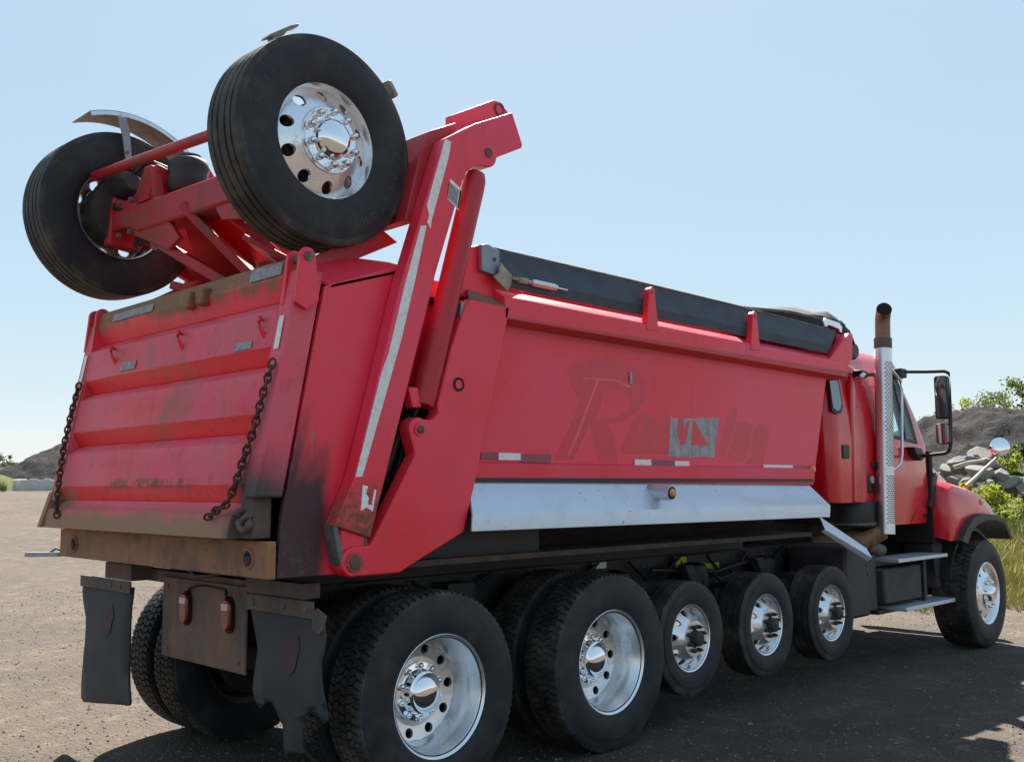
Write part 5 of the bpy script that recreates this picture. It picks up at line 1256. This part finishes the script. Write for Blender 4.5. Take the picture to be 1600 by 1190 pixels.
M['leaf_dark'] = leaf_mat('dark_leaves', (.035, .065, .025))
M['bark'] = flat('bark', (.09, .07, .05), .9, 0, .3, 10, bump=.5)
M['wood'] = flat('weathered_pole', (.40, .34, .27), .85, 0, .25, 6, bump=.3)
M['whitewall'] = flat('white_sheet_metal', (.62, .60, .58), .6, 0, .06, 3)

def mound(name, cx, cy, h, rx, ry, rot, mat, seed, rough=.10, n=70, base=None):
    g = G(); base = gz(cx, cy) if base is None else base
    for i in range(n+1):
        for j in range(n+1):
            u, v_ = (i/n-.5)*2.3, (j/n-.5)*2.3
            x = u*rx; y = v_*ry
            d = math.hypot(u, v_)
            ang = math.atan2(v_, u)
            prof_ = max(0., 1-(d/(1+.16*mnoise.noise(Vector((math.cos(ang)*1.3, math.sin(ang)*1.3, seed))))) )
            z = h*(1-(1-prof_)**1.35)
            q = Vector((x*.22, y*.22, seed)); z += (prof_ > .02)*h*rough*(mnoise.noise(q*1.2)+.55*mnoise.noise(q*3.1)+.35*mnoise.noise(q*7.0)+.2*mnoise.noise(q*15))
            xx = cx+x*math.cos(rot)-y*math.sin(rot); yy = cy+x*math.sin(rot)+y*math.cos(rot)
            g.v.append((xx, yy, base-.15+max(z, -.1)))
    for i in range(n):
        for j in range(n): a = i*(n+1)+j; g.f.append((a, a+n+1, a+n+2, a+1))
    return g.obj(name, mat, smooth=180)
tag(mound('gravel_mound', *polar(19.4, 63), 6.0, 15, 14, .4, 'darkpile', 3.1, .13, 130), 'tall dark mound of asphalt millings beyond the truck hood', 'mound')
tag(mound('gravel_mound', *polar(68.0, 80), 3.9, 10, 8, 1.2, 'darkpile', 9.7, .12, 110), 'low dark gravel mound behind the concrete blocks', 'mound')
tag(mound('earth_berm', *polar(18.4, 49), 2.6, 8, 5, 1.6, 'berm', 5.5, .16), 'grey earth bank strewn with broken concrete', 'mound')
tag(mound('grassy_bank', *polar(74.2, 72), 1.7, 5, 6, 1.2, 'bank', 2.2, .14, 50), 'green grassy bank beside the low dark mound', 'bank')

# rubble
def rock_mesh(name, seed, sx, sy, sz):
    bm = bmesh.new(); bmesh.ops.create_icosphere(bm, subdivisions=2, radius=1)
    rn = random.Random(seed)
    planes = [(Vector((rn.gauss(0, 1), rn.gauss(0, 1), rn.gauss(0, 1))).normalized(), rn.uniform(.45, .8)) for _ in range(9)]
    for v in bm.verts:
        for nrm, d in planes:
            t = v.co.dot(nrm)
            if t > d: v.co -= nrm*(t-d)
        v.co *= 1+.06*mnoise.noise(v.co*2.5+Vector((seed, 0, 0)))
        v.co.x *= sx; v.co.y *= sy; v.co.z *= sz
    me = bpy.data.meshes.new(name); bm.to_mesh(me); bm.free(); me.materials.append(M['rubble']); return me
LABS = ['small pale concrete chunk at the heap end nearest the cab', 'low tilted concrete chunk second from the cab end', 'upright leaning concrete slab beside the log', 'flat concrete chunk right of the leaning slab', 'long flat concrete slab topping the rubble heap', 'wide concrete slab lying under the log', 'tilted concrete chunk below the topmost slab', 'broad concrete chunk right of the hood mirror stalk', 'rounded concrete chunk in the lower right of the heap', 'leaning concrete chunk near the frame edge low on the bank', 'small concrete chunk at the frame edge foot of the bank', 'small concrete chunk in the lower corner nearest the cab', 'small low concrete chunk under the leaning slab', 'smallest concrete chunk at the front of the heap', 'large concrete chunk half outside the frame', 'small pale concrete chunk half hidden by the cab mirror']
rocks = [rock_mesh('concrete_chunk', k, 1.0, .7, .45) for k in range(6)]
def px(u, d):      # bearing for a horizontal offset across the yard
    return polar(44.93-math.degrees(math.atan((u-800)/1566.6)), d)
for k, (u, d, z, sz, rz, rx_) in enumerate(((1478, 45, 2.15, .62, .3, .2), (1492, 45.5, 2.45, .55, 1.2, -.5), (1502, 44.5, 2.35, .80, 2.0, .9), (1515, 45, 2.5, .75, .1, .1), (1530, 46, 2.75, .85, .6, -.15), (1524, 44, 2.05, .9, .2, .15),
                                         (1545, 45, 2.25, .8, 1.5, .4), (1558, 44.5, 1.75, .9, .4, -.4), (1572, 44, 1.55, .7, 2.2, .2), (1586, 44.5, 1.50, .8, 1.0, -.3), (1598, 44, 1.30, .7, .2, .5), (1488, 44, 1.7, .6, .9, .2), (1507, 43.5, 1.6, .55, 2.6, -.2), (1540, 43.5, 1.55, .5, .5, .3),
                                         (1612, 45, 1.5, .9, .7, .1), (1470, 46, 1.9, .5, .2, .4))):
    x, y = px(u, d)
    o = link('concrete_chunk', rocks[k % 6], loc=(x, y, z), rot=(rx_, .2*math.sin(k), rz)); o.scale = (sz, sz, sz)
    tag(o, LABS[k], 'rubble', 'concrete chunks on the earth bank')
a, b = px(1487, 42.5), px(1536, 42.5)
tag(G().tube([(a[0], a[1], 2.2), ((a[0]+b[0])/2, (a[1]+b[1])/2, 2.38), (b[0], b[1], 2.46)], [.10, .09, .07], 10).obj('log', 'wood', smooth=50), 'pale bare log lying across the concrete rubble', 'log')

# concrete blocks by the far mound
for k, (u, d, ln, rz, lab) in enumerate(((34, 58.5, 1.0, R_(70), 'short pale concrete block at the left end of the row'), (66, 57.5, 1.9, R_(-20), 'long pale concrete block beside the short end block'), (128, 58, 1.9, R_(-20), 'long pale concrete block half hidden behind the tailgate'))):
    x, y = px(u, d); z = gz(x, y)
    g = G().prism([(-ln/2, 0), (ln/2, 0), (ln/2, .60), (ln*.28, .60), (ln*.24, .66), (ln*.10, .66), (ln*.06, .60), (-ln*.06, .60), (-ln*.10, .66), (-ln*.24, .66), (-ln*.28, .60), (-ln/2, .60)], 'y', -.32, .32)
    o = g.obj('concrete_block', 'concrete', None, .02); o.location = (x, y, z-.04); o.rotation_euler = (0, 0, rz)
    tag(o, lab, 'concrete block', 'concrete blocks in a row')

# plants
def foliage(cx, cy, cz, rx, ry, rz, clumps, per, size, seed, hole=.0, flat_=False):
    rn = random.Random(seed); g = G()
    for _ in range(clumps):
        while True:
            p = Vector((rn.uniform(-1, 1), rn.uniform(-1, 1), rn.uniform(-1, 1)))
            if .25 < p.length < 1: break
        c = Vector((cx+p.x*rx, cy+p.y*ry, cz+p.z*rz)); cr = rn.uniform(.18, .34)*min(rx, rz)
        for _ in range(per):
            q = Vector((rn.gauss(0, .5), rn.gauss(0, .5), rn.gauss(0, .45)))*cr+c
            a_ = Vector((rn.gauss(0, 1), rn.gauss(0, 1), rn.gauss(0, .8))).normalized()
            b_ = a_.cross(Vector((rn.gauss(0, 1), rn.gauss(0, 1), rn.gauss(0, 1)))).normalized()
            l = size*rn.uniform(.6, 1.3); w_ = l*rn.uniform(.4, .6)
            g.add([q-a_*l*.5, q+b_*w_*.5, q+a_*l*.5, q-b_*w_*.5], [(0, 1, 2, 3)])
    return g
def bush(u, d, zb, h, rw, mat, seed, label, clumps=40, per=26, size=.11, group=None):
    x, y = px(u, d); r = empty('bush', (x, y, zb))
    tag(r, label, 'bush', group)
    f = foliage(0, 0, h*.55, rw, rw, h*.5, clumps, per, size, seed).obj('foliage', mat, r, fix=False)
    rn = random.Random(seed)
    for k in range(4):
        G().tube([(rn.uniform(-.1, .1), rn.uniform(-.1, .1), -.05), (rn.uniform(-.3, .3)*rw, rn.uniform(-.3, .3)*rw, h*.5), (rn.uniform(-.7, .7)*rw, rn.uniform(-.7, .7)*rw, h*.85)], [.03, .02, .008], 6).obj('stem', 'bark', r, smooth=60)
    return r
bush(1540, 39.5, .15, 1.35, .65, 'leaf_bright', 1, 'bright yellow-green bush below the rubble bank', 60, 40, .12)
bush(1502, 41, .7, .95, .45, 'leaf_bright', 2, 'small bright bush close to the truck hood', 26, 26, .12)
bush(1575, 38, .05, .85, 1.0, 'leaf_bright', 3, 'low sprawling yellow-green weeds at the foot of the bank', 44, 30, .10)
bush(1600, 38.5, .05, 1.0, .9, 'leaf_bright', 13, 'low yellow-green weeds at the frame edge right of the bright bush', 40, 28, .10)
bush(1566, 47, 1.85, 1.2, .65, 'leaf_bright', 4, 'leafy green shrub behind the hood mirror', 36, 30, .14)
bush(1590, 46.5, 1.2, .8, .5, 'leaf_mid', 14, 'darker green shrub low on the bank beyond the hood mirror', 36, 30, .13)
bush(1449, 66, 3.2, 2.4, 1.3, 'leaf_bright', 5, 'pale green bush beside the cab mirror', 44, 30, .20)
bush(1497, 72, 5.2, 1.9, 1.6, 'leaf_bright', 6, 'pale green bush on top of the dark mound', 44, 30, .20)
bush(1600, 52, 2.5, .9, .6, 'leaf_mid', 7, 'green shrub on the shoulder of the dark mound', 36, 28, .15)
def tree(u, d, h, cr, ch, mat, seed, label, group=None, clumps=46, per=44, size=.30, zb=None):
    x, y = px(u, d); zb = gz(x, y) if zb is None else zb
    r = empty('tree', (x, y, zb)); tag(r, label, 'tree', group); rn = random.Random(seed)
    g = G().tube([(0, 0, -.2), (.05*h*rn.uniform(-1, 1)*.5, 0, h*.35), (.03*h*rn.uniform(-1, 1), .02*h, h*.75)], [h*.028, h*.02, h*.008], 9)
    for k in range(6):
        a_ = rn.uniform(0, 6.28); z0 = h*rn.uniform(.32, .55)
        g.tube([(0, 0, z0), (math.cos(a_)*cr*.4, math.sin(a_)*cr*.4, z0+h*.10), (math.cos(a_)*cr*.8, math.sin(a_)*cr*.8, z0+h*.22)], [h*.011, h*.007, h*.003], 6)
    g.obj('trunk', 'bark', r, smooth=60)
    foliage(0, 0, h-ch*.5, cr, cr, ch*.5, clumps, per, size, seed).obj('crown', mat, r, fix=False)
    return r
tree(1578, 88, 9.9, 2.7, 4.4, 'leaf_mid', 21, 'rounded green tree standing above the dark mound', None, 70, 46, .28)
for k, (u, d, h, lab) in enumerate(((5, 190, 6.6, 'largest far dark tree at the left frame edge above the shed'), (19, 200, 5.2, 'small far dark tree just beside the largest far tree'), (30, 210, 5.0, 'small far dark tree nearest the dark mound on the horizon'))):
    tree(u, d, h, h*.36, h*.75, 'leaf_dark', 40+k, lab, 'far trees beyond the grassy bank', 26, 30, .5)
# pale dome-roofed shed at the left edge
x, y = px(-6, 150); z = gz(x, y)
sh = empty('shed', (x, y, z)); tag(sh, 'pale round-roofed shed at the far left edge of the yard', 'shed')
G().box(-3, 3, -4, 4, -.2, 1.4).obj('wall', 'concrete', sh, .05)
G().prism([(-3.2, 1.35)]+[(3.2*math.cos(R_(a_)), 1.4+1.5*math.sin(R_(a_))) for a_ in range(180, -1, -15)][::1]+[(3.2, 1.35)], 'y', -4.2, 4.2).obj('roof', 'whitewall', sh)

# grass: uncountable blades on the verge right of the truck and on the left bank
def grass(name, mat, spots, n, h, seed):
    rn = random.Random(seed); g = G()
    for _ in range(n):
        az0, az1, d0, d1, hh = rn.choice(spots)
        d = math.sqrt(rn.uniform(d0*d0, d1*d1)); az = rn.uniform(az0, az1); x, y = polar(az, d)
        if mnoise.noise(Vector((x*.35, y*.35, seed))) < -.28 or d < d0+2.5*(.5+.5*mnoise.noise(Vector((az*.5, 0, seed)))): continue
        if rn.random() > sm(0, 1.6, az-az0+.5*mnoise.noise(Vector((x, y, 1))))*sm(0, 1.6, az1-az): continue
        z = gz(x, y)-.02; l = hh*rn.uniform(.5, 1.25); a_ = rn.uniform(0, 6.28); w_ = .011*d/16
        dx, dy = math.cos(a_)*w_, math.sin(a_)*w_; lx, ly = rn.gauss(0, .28)*l, rn.gauss(0, .28)*l
        g.add([(x-dx, y-dy, z), (x+dx, y+dy, z), (x+dx*.6+lx*.4, y+dy*.6+ly*.4, z+l*.6), (x+lx, y+ly, z+l), (x-dx*.6+lx*.4, y-dy*.6+ly*.4, z+l*.6)], [(0, 1, 2, 4), (4, 2, 3)])
    return g.obj(name, mat, fix=False)
tag(grass('grass', 'grass', [(4, 24.5, 13.5, 24, .34), (4, 25.0, 22, 46, .42)], 42000, .4, 3), 'tall yellow-green grass verge ahead of the truck', 'grass', kind='stuff')
tag(grass('grass', 'grass_green', [(71.4, 84, 52, 66, .45), (4, 22, 28, 44, .5)], 16000, .4, 5), 'short green grass by the concrete blocks and bank', 'grass', kind='stuff')

# loose stones on the yard: too many to count
rn = random.Random(11); g = G()
for _ in range(34000):
    d = 2.2+15*rn.random()**1.5; az = rn.uniform(5, 92); x, y = polar(az, d)
    r_ = rn.choice((.003, .004, .005, .006, .008))*rn.uniform(.7, 1.3)*(1+.03*d)
    if rn.random() < .012: r_ *= 2.2
    z = gz(x, y)+.012*mnoise.noise(Vector((x*.9, y*.9, 0)))+r_*.25
    vs_ = []
    for v_ in ((1, 0, 0), (-1, 0, 0), (0, 1, 0), (0, -1, 0), (0, 0, .75), (0, 0, -.6)):
        k = r_*rn.uniform(.65, 1.25); t = .6*rn.random()
        vs_.append((x+v_[0]*k+r_*t*v_[1], y+v_[1]*k-r_*t*v_[0], z+v_[2]*k))
    g.add(vs_, [(0, 2, 4), (2, 1, 4), (1, 3, 4), (3, 0, 4), (2, 0, 5), (1, 2, 5), (3, 1, 5), (0, 3, 5)])
def stone_mat():
    n = N('loose_stones'); k = n.noise(23, 2, .5)
    n.set(color=n.mix(n.step(k, .35, .65), (.070, .063, .056), (.24, .21, .18)), rough=.95, spec=.2); return n.m
M['stone'] = stone_mat()
tag(g.obj('gravel', 'stone', fix=False), 'loose gravel stones scattered over the yard', 'gravel', kind='stuff')
